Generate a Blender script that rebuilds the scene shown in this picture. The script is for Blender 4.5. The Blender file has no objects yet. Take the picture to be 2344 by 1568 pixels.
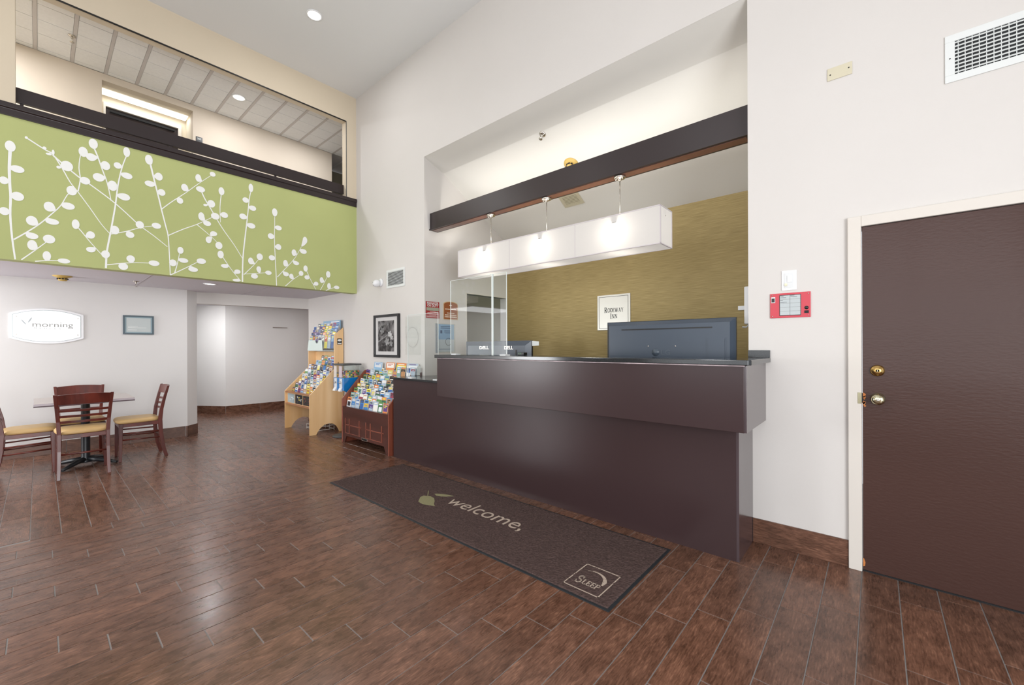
import bpy, bmesh, math, random
from mathutils import Vector, Matrix
random.seed(7)
for _c in (bpy.data.objects, bpy.data.meshes, bpy.data.materials, bpy.data.lights, bpy.data.cameras):
    for _o in list(_c): _c.remove(_o)
S = bpy.context.scene
COL = S.collection
R = math.radians
PI = math.pi

# ---------------------------------------------------------------- camera
CAM_H = 1.331
YAW = R(41.25)
cam = bpy.data.cameras.new('camera')
cam.sensor_width = 36.0
cam.lens = 36.0 * 950 / 2344
cam.shift_y = 8 / 2344
cam.clip_start = 0.05
cam_o = bpy.data.objects.new('camera', cam)
COL.objects.link(cam_o)
cam_o.matrix_world = Matrix.Translation((0, 0, CAM_H)) @ Matrix.Rotation(YAW, 4, 'Z') @ Matrix.Rotation(PI / 2, 4, 'X') @ Matrix.Rotation(-0.004, 4, 'Z')
S.camera = cam_o

# ---------------------------------------------------------------- world, exposure, daylight
W = bpy.data.worlds.new('daylight')
S.world = W
W.use_nodes = True
W.node_tree.nodes['Background'].inputs[0].default_value = (0.93, 0.96, 1.0, 1)
W.node_tree.nodes['Background'].inputs[1].default_value = 1.1
S.view_settings.view_transform = 'Standard'
S.view_settings.look = 'None'
S.view_settings.gamma = 1.0
S.view_settings.use_curve_mapping = False
S.view_settings.exposure = 0.26

def area(name, loc, rot, sx, sy, power, color=(1, 1, 1), spread=180):
    l = bpy.data.lights.new(name, 'AREA')
    l.shape = 'RECTANGLE'; l.size = sx; l.size_y = sy
    l.energy = power; l.color = color; l.spread = R(spread)
    o = bpy.data.objects.new(name, l); COL.objects.link(o)
    o.location = loc; o.rotation_euler = rot
    return o
# daylight entering by the glazed entrance (east) and the south windows, both behind the camera
area('daylight_east', (2.34, -0.6, 1.5), (0, R(90), 0), 2.2, 3.0, 190, (0.96, 0.98, 1.0))
area('daylight_south', (-0.8, -3.42, 2.3), (R(125), 0, 0), 5.0, 3.6, 80, (0.97, 0.98, 1.0))
area('daylight_breakfast', (-6.9, -3.42, 1.2), (R(90), 0, 0), 1.5, 1.6, 95, (0.97, 0.98, 1.0))

# ---------------------------------------------------------------- helpers
def lin(c):
    if isinstance(c, str):
        c = tuple(int(c[i:i + 2], 16) / 255 for i in (0, 2, 4))
    return tuple(((v + 0.055) / 1.055) ** 2.4 if v > 0.04045 else v / 12.92 for v in c)

class MB:
    """collects faces, built as one mesh object"""
    def __init__(s): s.v = []; s.f = []; s.m = []; s.c = []; s.uv = []; s.sm = []
    def add(s, vs, fs, mat=0, col=None, smooth=False):
        b = len(s.v); s.v += [tuple(v) for v in vs]
        for f in fs:
            s.f.append([b + i for i in f]); s.m.append(mat); s.c.append(col); s.sm.append(smooth)
        return s
    def box(s, x0, x1, y0, y1, z0, z1, mat=0, col=None):
        return s.add([(x0, y0, z0), (x1, y0, z0), (x1, y1, z0), (x0, y1, z0), (x0, y0, z1), (x1, y0, z1), (x1, y1, z1), (x0, y1, z1)],
                     [(0, 3, 2, 1), (4, 5, 6, 7), (0, 1, 5, 4), (1, 2, 6, 5), (2, 3, 7, 6), (3, 0, 4, 7)], mat, col)
    def prism(s, pts, axis, a, b, mat=0, col=None):
        """pts: 2D outline (ccw or cw) in the two other axes, extruded along axis from a to b"""
        n = len(pts)
        def P(p, t):
            if axis == 'x': return (t, p[0], p[1])
            if axis == 'y': return (p[0], t, p[1])
            return (p[0], p[1], t)
        vs = [P(p, a) for p in pts] + [P(p, b) for p in pts]
        fs = [tuple(range(n)), tuple(range(2 * n - 1, n - 1, -1))] + [(i, (i + 1) % n, n + (i + 1) % n, n + i) for i in range(n)]
        return s.add(vs, fs, mat, col)
    def tube(s, pts, r, n=10, mat=0, col=None, caps=True, flat=None):
        """tube through pts; r number or list; flat=(axis Vector, ratio)"""
        pts = [Vector(p) for p in pts]; m = len(pts)
        rs = r if isinstance(r, (list, tuple)) else [r] * m
        vs = []; up = None
        for i, p in enumerate(pts):
            d = (pts[min(i + 1, m - 1)] - pts[max(i - 1, 0)]).normalized()
            if up is None: up = Vector((0, 0, 1)) if abs(d.z) < 0.9 else Vector((1, 0, 0))
            a = d.cross(up).normalized(); b = a.cross(d).normalized(); up = b
            for k in range(n):
                t = 2 * PI * k / n
                vs.append(p + a * math.cos(t) * rs[i] + b * math.sin(t) * rs[i])
        fs = [(i * n + k, i * n + (k + 1) % n, (i + 1) * n + (k + 1) % n, (i + 1) * n + k) for i in range(m - 1) for k in range(n)]
        s.add(vs, fs, mat, col, True)
        if caps:
            b0 = len(s.v) - len(vs)
            s.f.append([b0 + k for k in range(n)][::-1]); s.m.append(mat); s.c.append(col); s.sm.append(False)
            s.f.append([b0 + (m - 1) * n + k for k in range(n)]); s.m.append(mat); s.c.append(col); s.sm.append(False)
        return s
    def lathe(s, prof, cx, cy, cz, axis='z', n=24, mat=0, col=None):
        """prof: list of (r, h) along axis from the centre"""
        vs = []
        for r, h in prof:
            for k in range(n):
                t = 2 * PI * k / n; a = r * math.cos(t); b = r * math.sin(t)
                vs.append({'z': (cx + a, cy + b, cz + h), 'y': (cx + a, cy + h, cz + b), 'x': (cx + h, cy + a, cz + b)}[axis])
        m = len(prof)
        fs = [(i * n + k, i * n + (k + 1) % n, (i + 1) * n + (k + 1) % n, (i + 1) * n + k) for i in range(m - 1) for k in range(n)]
        fs += [tuple(range(n))[::-1], tuple((m - 1) * n + k for k in range(n))]
        return s.add(vs, fs, mat, col, True)
    def sweep(s, centers, half, mat=0, col=None):
        """rectangular section swept: centers list of Vectors, half = list of (hx,hy) in world x,y axes (posts) """
        vs = []
        for c, (hx, hy) in zip(centers, half):
            vs += [(c[0] - hx, c[1] - hy, c[2]), (c[0] + hx, c[1] - hy, c[2]), (c[0] + hx, c[1] + hy, c[2]), (c[0] - hx, c[1] + hy, c[2])]
        m = len(centers)
        fs = [(i * 4 + k, i * 4 + (k + 1) % 4, i * 4 + 4 + (k + 1) % 4, i * 4 + 4 + k) for i in range(m - 1) for k in range(4)]
        fs += [(3, 2, 1, 0), (4 * m - 4, 4 * m - 3, 4 * m - 2, 4 * m - 1)]
        return s.add(vs, fs, mat, col)

WL = {}
def wloc(o):
    return Vector((0, 0, 0)) if o is None else WL.get(o.name, Vector((0, 0, 0)))
def build(name, mb, mats, parent=None, label=None, bevel=0, kind=None, base=None, segs=2):
    me = bpy.data.meshes.new(name)
    off = wloc(parent) if base is None else Vector(base)
    me.from_pydata([tuple(Vector(v) - off) for v in mb.v], [], mb.f)
    if not isinstance(mats, (list, tuple)): mats = [mats]
    for m in mats: me.materials.append(m)
    me.polygons.foreach_set('material_index', mb.m)
    me.polygons.foreach_set('use_smooth', mb.sm)
    if any(c is not None for c in mb.c):
        at = me.color_attributes.new('tint', 'FLOAT_COLOR', 'CORNER')
        for p in me.polygons:
            c = mb.c[p.index] or (1, 1, 1)
            for li in p.loop_indices: at.data[li].color = (c[0], c[1], c[2], 1)
    me.update()
    bm = bmesh.new(); bm.from_mesh(me); bmesh.ops.recalc_face_normals(bm, faces=bm.faces); bm.to_mesh(me); bm.free()
    o = bpy.data.objects.new(name, me); COL.objects.link(o)
    if base is not None and parent is None: o.location = base
    o.parent = parent
    WL[o.name] = off
    if bevel:
        md = o.modifiers.new('bevel', 'BEVEL'); md.width = bevel; md.segments = segs; md.limit_method = 'ANGLE'; md.angle_limit = R(40)
        md.harden_normals = False
    if label: o['label'] = label
    if kind: o['kind'] = kind
    return o
def tag(o, label, cat, group=None):
    o['label'] = label; o['category'] = cat
    if group: o['group'] = group
    return o
def split(o, name=None):
    """each loose piece of a part becomes a part of its own"""
    bm = bmesh.new(); bm.from_mesh(o.data); bm.faces.ensure_lookup_table()
    seen = set(); isl = []
    for f in bm.faces:
        if f.index in seen: continue
        st = [f]; seen.add(f.index); g = []
        while st:
            a = st.pop(); g.append(a.index)
            for v in a.verts:
                for b in v.link_faces:
                    if b.index not in seen: seen.add(b.index); st.append(b)
        isl.append(set(g))
    bm.free(); nm = name or o.name.split('.')[0]; src = o.data
    for g in isl:
        me = src.copy(); me.name = nm
        bm = bmesh.new(); bm.from_mesh(me); bmesh.ops.delete(bm, geom=[f for f in bm.faces if f.index not in g], context='FACES'); bm.to_mesh(me); bm.free()
        c = o.copy(); c.data = me; c.name = nm; COL.objects.link(c)
    bpy.data.objects.remove(o)
def thing(name, label, cat, loc, group=None):
    o = bpy.data.objects.new(name, None); COL.objects.link(o); o.location = loc
    o.empty_display_size = 0.05
    WL[o.name] = Vector(loc)
    return tag(o, label, cat, group)
def struct(name, mb, mats, **k):
    o = build(name, mb, mats, **k); o['kind'] = 'structure'; return o
def dup(root, loc, rz, label, group=None):
    def cp(o, par):
        c = o.copy(); COL.objects.link(c); c.parent = par
        for ch in o.children: cp(ch, c)
        return c
    r = cp(root, None); r.location = loc; r.rotation_euler = (0, 0, rz); r['label'] = label
    if group: r['group'] = group
    return r
def text(name, s, size, mat, parent, loc, rot, ext=0.0006, align='CENTER', sx=1.0, offs=0.0, space=1.0):
    cu = bpy.data.curves.new(name, 'FONT'); cu.body = s; cu.size = size; cu.extrude = ext; cu.align_x = align; cu.offset = offs
    cu.space_character = space; cu.resolution_u = 4
    t = bpy.data.objects.new(name + '_tmp', cu); COL.objects.link(t)
    bpy.context.view_layer.update()
    me = bpy.data.meshes.new_from_object(t.evaluated_get(bpy.context.evaluated_depsgraph_get()))
    bpy.data.objects.remove(t)
    me.materials.clear(); me.materials.append(mat)
    M = Matrix.Translation(Vector(loc) - wloc(parent)) @ rot.to_4x4() @ Matrix.Diagonal((sx, 1, 1, 1))
    me.transform(M)
    o = bpy.data.objects.new(name, me); COL.objects.link(o); o.parent = parent; WL[o.name] = wloc(parent)
    return o
def eul(x, y, z):
    return (Matrix.Rotation(R(z), 3, 'Z') @ Matrix.Rotation(R(y), 3, 'Y') @ Matrix.Rotation(R(x), 3, 'X'))
FACE_S = eul(90, 0, 0)      # text facing -Y
FACE_E = eul(90, 0, 90)     # text facing +X
FLAT = eul(0, 0, 0)

# serif stroke letters (unit height), strokes (x0,y0,x1,y1,width)
def arc(cx, cy, rx, ry, a0, a1, n=8):
    return [(cx + rx * math.cos(R(a0 + (a1 - a0) * i / n)), cy + ry * math.sin(R(a0 + (a1 - a0) * i / n))) for i in range(n + 1)]
GL = {
 'I': (0.34, [([(.17, 0), (.17, 1)], .13), ([(.0, .02), (.34, .02)], .05), ([(0, .98), (.34, .98)], .05)]),
 'L': (0.62, [([(.16, 0), (.16, 1)], .13), ([(0, .98), (.32, .98)], .05), ([(0, .03), (.6, .03)], .06), ([(.58, 0), (.6, .24)], .05)]),
 'E': (0.66, [([(.16, 0), (.16, 1)], .13), ([(0, .97), (.6, .97)], .06), ([(0, .03), (.62, .03)], .06), ([(.16, .52), (.45, .52)], .06), ([(.59, .76), (.59, 1)], .05), ([(.62, 0), (.63, .25)], .05), ([(.45, .4), (.45, .64)], .05)]),
 'D': (0.82, [([(.16, 0), (.16, 1)], .13), ([(0, .97), (.35, .97)], .06), ([(0, .03), (.35, .03)], .06), (arc(.33, .5, .42, .47, -90, 90, 12), .12)]),
 'O': (0.88, [(arc(.44, .5, .38, .48, 0, 360, 22), .115)]),
 'R': (0.82, [([(.16, 0), (.16, 1)], .13), ([(0, .97), (.35, .97)], .06), ([(0, .02), (.32, .02)], .05), (arc(.36, .74, .27, .23, -90, 90, 8), .11), ([(.16, .51), (.36, .51)], .06), ([(.36, .5), (.66, .03)], .13), ([(.6, .02), (.84, .02)], .05)]),
 'P': (0.7, [([(.16, 0), (.16, 1)], .13), ([(0, .97), (.35, .97)], .06), ([(0, .02), (.32, .02)], .05), (arc(.36, .72, .27, .25, -90, 90, 8), .11), ([(.16, .47), (.36, .47)], .06)]),
 'W': (1.2, [([(.14, 1), (.4, 0)], .12), ([(.4, 0), (.62, .95)], .06), ([(.56, 1), (.8, 0)], .12), ([(.8, 0), (1.06, 1)], .06), ([(0, .98), (.3, .98)], .05), ([(.46, .98), (.7, .98)], .05), ([(.94, .98), (1.2, .98)], .05)]),
 'A': (0.86, [([(.14, 0), (.42, 1)], .06), ([(.42, 1), (.72, 0)], .13), ([(.24, .34), (.6, .34)], .05), ([(0, .02), (.27, .02)], .05), ([(.56, .02), (.86, .02)], .05)]),
 'Y': (0.84, [([(.12, 1), (.42, .46)], .12), ([(.72, 1), (.42, .46)], .06), ([(.42, 0), (.42, .5)], .12), ([(0, .98), (.28, .98)], .05), ([(.58, .98), (.84, .98)], .05), ([(.27, .02), (.57, .02)], .05)]),
 'N': (0.88, [([(.15, 0), (.15, 1)], .06), ([(.15, 1), (.72, 0)], .13), ([(.72, 0), (.72, 1)], .06), ([(0, .98), (.2, .98)], .05), ([(0, .02), (.3, .02)], .05), ([(.58, .98), (.87, .98)], .05)]),
 'M': (1.02, [([(.14, 0), (.18, 1)], .06), ([(.18, 1), (.5, .05)], .12), ([(.5, .05), (.82, 1)], .06), ([(.84, 1), (.86, 0)], .13), ([(0, .98), (.2, .98)], .05), ([(0, .02), (.28, .02)], .05), ([(.8, .98), (1.0, .98)], .05), ([(.72, .02), (1.0, .02)], .05)]),
 'S': (0.64, [(arc(.31, .74, .22, .23, 20, 250, 10) + arc(.31, .26, .24, .23, 80, -160, 10), .115), ([(.51, .72), (.52, .98)], .04), ([(.08, .02), (.07, .3)], .04)]),
}
def serif(name, s, h, mat, parent, loc, rot, align='CENTER', small=None, gap=.08, thick=.0008, sx=1.0):
    mb = MB(); x = 0; M = rot
    items = []
    for i, ch in enumerate(s):
        if ch == ' ': x += h * .5; continue
        hh = h if (small is None or i == 0) else h * small
        w, st = GL[ch]
        y0 = 0 if small is None or i == 0 else h * .06
        items.append((x, y0, hh, st)); x += (w + gap) * hh * sx
    ox = -x / 2 if align == 'CENTER' else 0
    for x0, y0, hh, st in items:
        for pts, wd in st:
            for (ax, ay), (bx, by) in zip(pts[:-1], pts[1:]):
                a = Vector((ax * sx, ay)); b = Vector((bx * sx, by)); d = (b - a)
                if d.length < 1e-6: continue
                d.normalize(); n = Vector((-d.y, d.x)) * wd / 2; e = d * (.015 if len(pts) > 2 else 0)
                q = [a - e - n, b + e - n, b + e + n, a - e + n]
                vs = [Vector((ox + x0 + p.x * hh, y0 + p.y * hh, z)) for z in (0, thick) for p in q]
                mb.add([Vector(loc) + M @ v for v in vs], [(0, 3, 2, 1), (4, 5, 6, 7), (0, 1, 5, 4), (1, 2, 6, 5), (2, 3, 7, 6), (3, 0, 4, 7)])
    return build(name, mb, mat, parent)

# ---------------------------------------------------------------- materials
def newmat(name):
    m = bpy.data.materials.new(name); m.use_nodes = True
    nt = m.node_tree; return m, nt, nt.nodes, nt.links, nt.nodes['Principled BSDF']
def mat(name, col, rough=.5, metal=0, spec=.5, coat=0, coat_r=.1, noise=0, nscale=8, bump=0, bscale=200, stretch=(1, 1, 1), emit=0, alpha=1, coord='Object', ecol=None):
    m, nt, N, L, b = newmat(name)
    c = lin(col)
    b.inputs['Base Color'].default_value = (*c, 1)
    b.inputs['Roughness'].default_value = rough
    b.inputs['Metallic'].default_value = metal
    b.inputs['Specular IOR Level'].default_value = spec
    b.inputs['Coat Weight'].default_value = coat
    b.inputs['Coat Roughness'].default_value = coat_r
    if emit:
        b.inputs['Emission Color'].default_value = (*(lin(ecol) if ecol else c), 1); b.inputs['Emission Strength'].default_value = emit
    if alpha < 1: b.inputs['Alpha'].default_value = alpha
    if noise or bump:
        tc = N.new('ShaderNodeTexCoord'); mp = N.new('ShaderNodeMapping'); L.new(tc.outputs[coord], mp.inputs[0])
        mp.inputs['Scale'].default_value = stretch
    if noise:
        n = N.new('ShaderNodeTexNoise'); n.inputs['Scale'].default_value = nscale; n.inputs['Detail'].default_value = 5
        L.new(mp.outputs[0], n.inputs['Vector'])
        r = N.new('ShaderNodeMapRange'); r.inputs['From Min'].default_value = .25; r.inputs['From Max'].default_value = .75
        r.inputs['To Min'].default_value = 1 - noise; r.inputs['To Max'].default_value = 1 + noise
        L.new(n.outputs['Fac'], r.inputs['Value'])
        v = N.new('ShaderNodeVectorMath'); v.operation = 'SCALE'; v.inputs[0].default_value = c
        L.new(r.outputs[0], v.inputs['Scale']); L.new(v.outputs[0], b.inputs['Base Color'])
    if bump:
        n2 = N.new('ShaderNodeTexNoise'); n2.inputs['Scale'].default_value = bscale; n2.inputs['Detail'].default_value = 3
        L.new(mp.outputs[0], n2.inputs['Vector'])
        bp = N.new('ShaderNodeBump'); bp.inputs['Strength'].default_value = bump; bp.inputs['Distance'].default_value = .002
        L.new(n2.outputs['Fac'], bp.inputs['Height']); L.new(bp.outputs[0], b.inputs['Normal'])
    return m
def woodmat(name, dark, light, rough=.35, scale=6, stretch=(1, 1, .12), coat=.3, knots=False, spec=.5):
    m, nt, N, L, b = newmat(name)
    tc = N.new('ShaderNodeTexCoord'); mp = N.new('ShaderNodeMapping'); mp.inputs['Scale'].default_value = stretch
    L.new(tc.outputs['Object'], mp.inputs[0])
    n = N.new('ShaderNodeTexNoise'); n.inputs['Scale'].default_value = scale; n.inputs['Detail'].default_value = 8; n.inputs['Distortion'].default_value = .6
    L.new(mp.outputs[0], n.inputs['Vector'])
    cr = N.new('ShaderNodeValToRGB'); cr.color_ramp.elements[0].position = .3; cr.color_ramp.elements[1].position = .72
    cr.color_ramp.elements[0].color = (*lin(dark), 1); cr.color_ramp.elements[1].color = (*lin(light), 1)
    L.new(n.outputs['Fac'], cr.inputs[0])
    out = cr.outputs[0]
    if knots:
        vo = N.new('ShaderNodeTexVoronoi'); vo.inputs['Scale'].default_value = 5.5
        mp2 = N.new('ShaderNodeMapping'); mp2.inputs['Scale'].default_value = (1, 1, .6); L.new(tc.outputs['Object'], mp2.inputs[0]); L.new(mp2.outputs[0], vo.inputs['Vector'])
        rr = N.new('ShaderNodeMapRange'); rr.inputs['From Min'].default_value = .03; rr.inputs['From Max'].default_value = .1; rr.inputs['To Min'].default_value = 1; rr.inputs['To Max'].default_value = 0
        L.new(vo.outputs['Distance'], rr.inputs['Value'])
        mx = N.new('ShaderNodeMix'); mx.data_type = 'RGBA'; mx.inputs['B'].default_value = (*lin('6b4020'), 1)
        L.new(rr.outputs[0], mx.inputs['Factor']); L.new(out, mx.inputs['A']); out = mx.outputs['Result']
    L.new(out, b.inputs['Base Color'])
    b.inputs['Roughness'].default_value = rough; b.inputs['Coat Weight'].default_value = coat; b.inputs['Coat Roughness'].default_value = .15
    b.inputs['Specular IOR Level'].default_value = spec
    return m
def tintmat(name, rough=.45, spec=.5):
    m, nt, N, L, b = newmat(name)
    a = N.new('ShaderNodeVertexColor'); a.layer_name = 'tint'
    L.new(a.outputs['Color'], b.inputs['Base Color']); b.inputs['Roughness'].default_value = rough
    b.inputs['Specular IOR Level'].default_value = spec
    return m
def glassmat(name, tint=(.93, .97, .96), refl=.07, alpha=.1):
    m, nt, N, L, b = newmat(name)
    N.remove(b)
    out = N['Material Output']
    t = N.new('ShaderNodeBsdfTransparent'); t.inputs[0].default_value = (*tint, 1)
    g = N.new('ShaderNodeBsdfGlossy'); g.inputs['Roughness'].default_value = .02; g.inputs[0].default_value = (1, 1, 1, 1)
    
    lw = N.new('ShaderNodeLayerWeight'); lw.inputs[0].default_value = .5
    pw = N.new('ShaderNodeMath'); pw.operation = 'POWER'; pw.inputs[1].default_value = 4; L.new(lw.outputs['Facing'], pw.inputs[0])
    ma = N.new('ShaderNodeMath'); ma.operation = 'MULTIPLY_ADD'; ma.inputs[1].default_value = .5; ma.inputs[2].default_value = .025; L.new(pw.outputs[0], ma.inputs[0])
    mx = N.new('ShaderNodeMixShader'); L.new(ma.outputs[0], mx.inputs[0]); L.new(t.outputs[0], mx.inputs[1]); L.new(g.outputs[0], mx.inputs[2])
    d = N.new('ShaderNodeBsdfDiffuse'); d.inputs[0].default_value = (.8, .83, .83, 1)
    mx2 = N.new('ShaderNodeMixShader'); mx2.inputs[0].default_value = alpha; L.new(mx.outputs[0], mx2.inputs[1]); L.new(d.outputs[0], mx2.inputs[2])
    L.new(mx2.outputs[0], out.inputs[0])
    return m
def tilemat(name, r0=.2, r1=.36, sp=.22):
    """wood look porcelain tile: UV u along the plank in metres, v across; 'tint' gives each plank its tone"""
    m, nt, N, L, b = newmat(name)
    uv = N.new('ShaderNodeUVMap'); uv.uv_map = 'UVMap'
    def nz(sc, det, stretch, dist=0):
        mp = N.new('ShaderNodeMapping'); mp.inputs['Scale'].default_value = stretch; L.new(uv.outputs[0], mp.inputs[0])
        n = N.new('ShaderNodeTexNoise'); n.inputs['Scale'].default_value = sc; n.inputs['Detail'].default_value = det; n.inputs['Distortion'].default_value = dist
        n.inputs['Roughness'].default_value = .62
        L.new(mp.outputs[0], n.inputs['Vector']); return n.outputs['Fac']
    a = nz(7, 6, (1, 2.4, 1), .3)      # broad blotches
    g = nz(20, 9, (1, 7, 1), .15)          # streaky grain
    ad = N.new('ShaderNodeMath'); ad.operation = 'MULTIPLY_ADD'; ad.inputs[1].default_value = .55
    L.new(g, ad.inputs[0])
    sc = N.new('ShaderNodeMath'); sc.operation = 'MULTIPLY'; sc.inputs[1].default_value = .45; L.new(a, sc.inputs[0]); L.new(sc.outputs[0], ad.inputs[2])
    cr = N.new('ShaderNodeValToRGB'); e = cr.color_ramp.elements
    e[0].position = .32; e[0].color = (*lin('3c261b'), 1); e[1].position = .68; e[1].color = (*lin('99705a'), 1)
    x = e.new(.45); x.color = (*lin('5c3f31'), 1); x = e.new(.55); x.color = (*lin('725040'), 1)
    L.new(ad.outputs[0], cr.inputs[0])
    vc = N.new('ShaderNodeVertexColor'); vc.layer_name = 'tint'
    mu = N.new('ShaderNodeMix'); mu.data_type = 'RGBA'; mu.blend_type = 'MULTIPLY'; mu.inputs['Factor'].default_value = 1
    L.new(cr.outputs[0], mu.inputs['A']); L.new(vc.outputs['Color'], mu.inputs['B']); L.new(mu.outputs['Result'], b.inputs['Base Color'])
    bp = N.new('ShaderNodeBump'); bp.inputs['Strength'].default_value = .15; bp.inputs['Distance'].default_value = .0006
    L.new(g, bp.inputs['Height']); L.new(bp.outputs[0], b.inputs['Normal'])
    rr = N.new('ShaderNodeMapRange'); rr.inputs['To Min'].default_value = r0; rr.inputs['To Max'].default_value = r1; L.new(a, rr.inputs['Value']); L.new(rr.outputs[0], b.inputs['Roughness'])
    b.inputs['Specular IOR Level'].default_value = sp; b.inputs['Coat Weight'].default_value = .3 if sp < .5 else 0; b.inputs['Coat Roughness'].default_value = .2
    return m

M_wall = mat('wall_paint', 'd3cfcb', .75, spec=.3, noise=.015, nscale=1.5, bump=.12, bscale=160)
M_wallb = mat('wall_paint_breakfast', 'dad8d6', .75, spec=.3, noise=.015, nscale=1.5, bump=.12, bscale=160)
M_tan = mat('tan_wall_paint', 'd4c7b1', .75, spec=.3, noise=.02, nscale=2, bump=.12, bscale=160)
M_tan2 = mat('corridor_wall_paint', 'c8bcae', .75, spec=.3, noise=.02, nscale=2, bump=.1, bscale=160)
M_ceil = mat('ceiling_paint', 'e3e4e4', .85, spec=.2, bump=.08, bscale=120)
M_ceil2 = mat('low_ceiling_paint', 'd6d3d9', .85, spec=.2, bump=.05, bscale=120)
M_alcc = mat('alcove_ceiling_paint', 'e6e4de', .85, spec=.2)
M_green = mat('green_mural_paint', 'b3ba7c', .6, spec=.3, noise=.05, nscale=1.1)
M_white = mat('white_vinyl', 'f0f1ee', .5, spec=.4)
M_dkbrown = mat('dark_brown_trim', '2b2122', .33, spec=.5, noise=.06, nscale=3, bump=.03, bscale=80)
M_desk = mat('desk_brown_paint', '3b2c2d', .24, spec=.35, noise=.05, nscale=1.2, bump=.03, bscale=60)
M_deskg = mat('desk_gloss_lit', '43363a', .22, spec=.6, coat=.45, coat_r=.16)  # glossy ends, paler lilac than M_desk: window light put into the colour
M_door = mat('door_brown_paint', '452e28', .3, spec=.3, noise=.06, nscale=1.5, bump=.45, bscale=70, stretch=(.5, 1, 1.3), coat=.12)
M_frame = mat('door_frame_paint', 'd6d0c8', .45, spec=.4)
M_black = mat('black_paint', '1c1c1e', .45)
M_stone = mat('black_granite', '1c2023', .12, spec=.6, noise=.5, nscale=260)
M_sideg = mat('grey_laminate', '8a8289', .4, spec=.6)
M_grout = mat('grout', '878280', .8)
M_tile = tilemat('wood_look_tile')
M_tile2 = tilemat('wood_look_base_tile', .42, .55, .9)
M_tin = tintmat('printed_paper', .42)
M_gum = tintmat('gumball_glaze', .2)
M_glass = glassmat('clear_acrylic', tint=(.97, .985, .98), alpha=.02)
M_faint = glassmat('faint_acrylic', tint=(.985, .99, .985), alpha=.015)
M_glassd = glassmat('dark_glass', tint=(.3, .32, .3), alpha=.03)
M_edge = mat('acrylic_edge', 'dfe6e4', .15, emit=0)
M_chrome = mat('brushed_nickel', 'cfcac2', .25, metal=1)
M_brass = mat('brass', 'c7a567', .25, metal=1)
M_brass2 = mat('worn_nickel_brass', 'c9c3a4', .15, metal=1)
M_plastic = mat('white_plastic', 'e9eaec', .35)
M_plg = mat('grey_white_plastic', 'dadcdd', .4)
M_yel = mat('aged_yellow_plastic', 'cfae60', .45)
M_beigepl = mat('beige_plate', 'cfc8b0', .5)
M_vent = mat('vent_enamel', 'dde0df', .4)
M_ventd = mat('vent_dark', '26282a', .8)
M_red = mat('red_panel', 'c9404e', .4)
M_mirror = mat('bright_steel', 'dfe3e4', .12, metal=1)
M_lens = mat('lamp_lens', 'ffffff', .5, emit=2.5, ecol='fff8ee')
M_lens2 = mat('niche_lamp_lens', 'ffffff', .5, emit=1.6, ecol='fff8ee')
M_mahog = woodmat('mahogany_stain', '401711', '6f2e22', .28, 9, (1, 1, .12), .18)
M_mahr = woodmat('rack_mahogany', '3c1f1a', '542c24', .32, 7, (.15, 1, 1), .3)
M_mahr2 = woodmat('rack_mahogany_lit', '703628', '93533f', .32, 7, (1, 1, .12), .3)  # lighter orange copy of rack_mahogany; light on the side panels put into the colour
M_pine = woodmat('pine', 'e0b074', 'f6d2a2', .38, 4, (1, 1, .1), .25, knots=True)
M_seat = mat('tan_vinyl', 'd3b079', .42, spec=.4, noise=.04, nscale=5)
M_ttop = woodmat('table_laminate', 'a08f86', 'bcaea6', .2, 10, (1, .1, 1), .4)
M_tedge = mat('table_edge', '42202a', .35)
M_iron = mat('black_cast_iron', '23262a', .35, spec=.5, bump=.1, bscale=60)
M_mon = mat('monitor_charcoal', '3a4553', .32, spec=.6)
M_mond = mat('monitor_black', '121417', .3, spec=.5)
M_logo = mat('logo_dark', '4b5560', .3)
M_blue = mat('blue_enamel', '0f78c0', .2, coat=.5)
M_grl = mat('dark_grey_plastic', '4a4c4c', .5)
M_paper = mat('white_paper', 'e6e8e6', .6)
M_pile = mat('mat_pile', '4b3c39', .95, spec=.15, noise=.28, nscale=60)
M_rub = mat('mat_rubber', '22262a', .55)
M_matc = mat('mat_cream', 'b3a294', .95, spec=.1, noise=.12, nscale=150)
M_matg = mat('mat_green', '878263', .95, spec=.1, noise=.12, nscale=150)
M_orange = mat('bare_wood_chip', 'c77a3e', .7)
M_tilepan = mat('acoustic_tile', 'e4e4e6', .9, spec=.1, noise=.03, nscale=30, bump=.5, bscale=90)
M_tbar = mat('ceiling_grid_bar', 'c2bdbd', .6)
M_wire = mat('white_wire', 'e4e2dc', .4)
def olive():
    m, nt, N, L, b = newmat('olive_grasscloth')
    tc = N.new('ShaderNodeTexCoord'); mp = N.new('ShaderNodeMapping'); mp.inputs['Scale'].default_value = (1.3, 1, 42)
    L.new(tc.outputs['Object'], mp.inputs[0])
    n = N.new('ShaderNodeTexNoise'); n.inputs['Scale'].default_value = 4; n.inputs['Detail'].default_value = 6; L.new(mp.outputs[0], n.inputs['Vector'])
    cr = N.new('ShaderNodeValToRGB'); cr.color_ramp.elements[0].position = .3; cr.color_ramp.elements[1].position = .7
    cr.color_ramp.elements[0].color = (*lin('93804e'), 1); cr.color_ramp.elements[1].color = (*lin('b5a06c'), 1)
    L.new(n.outputs['Fac'], cr.inputs[0]); L.new(cr.outputs[0], b.inputs['Base Color']); b.inputs['Roughness'].default_value = .6
    return m
M_olive = olive()
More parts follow.
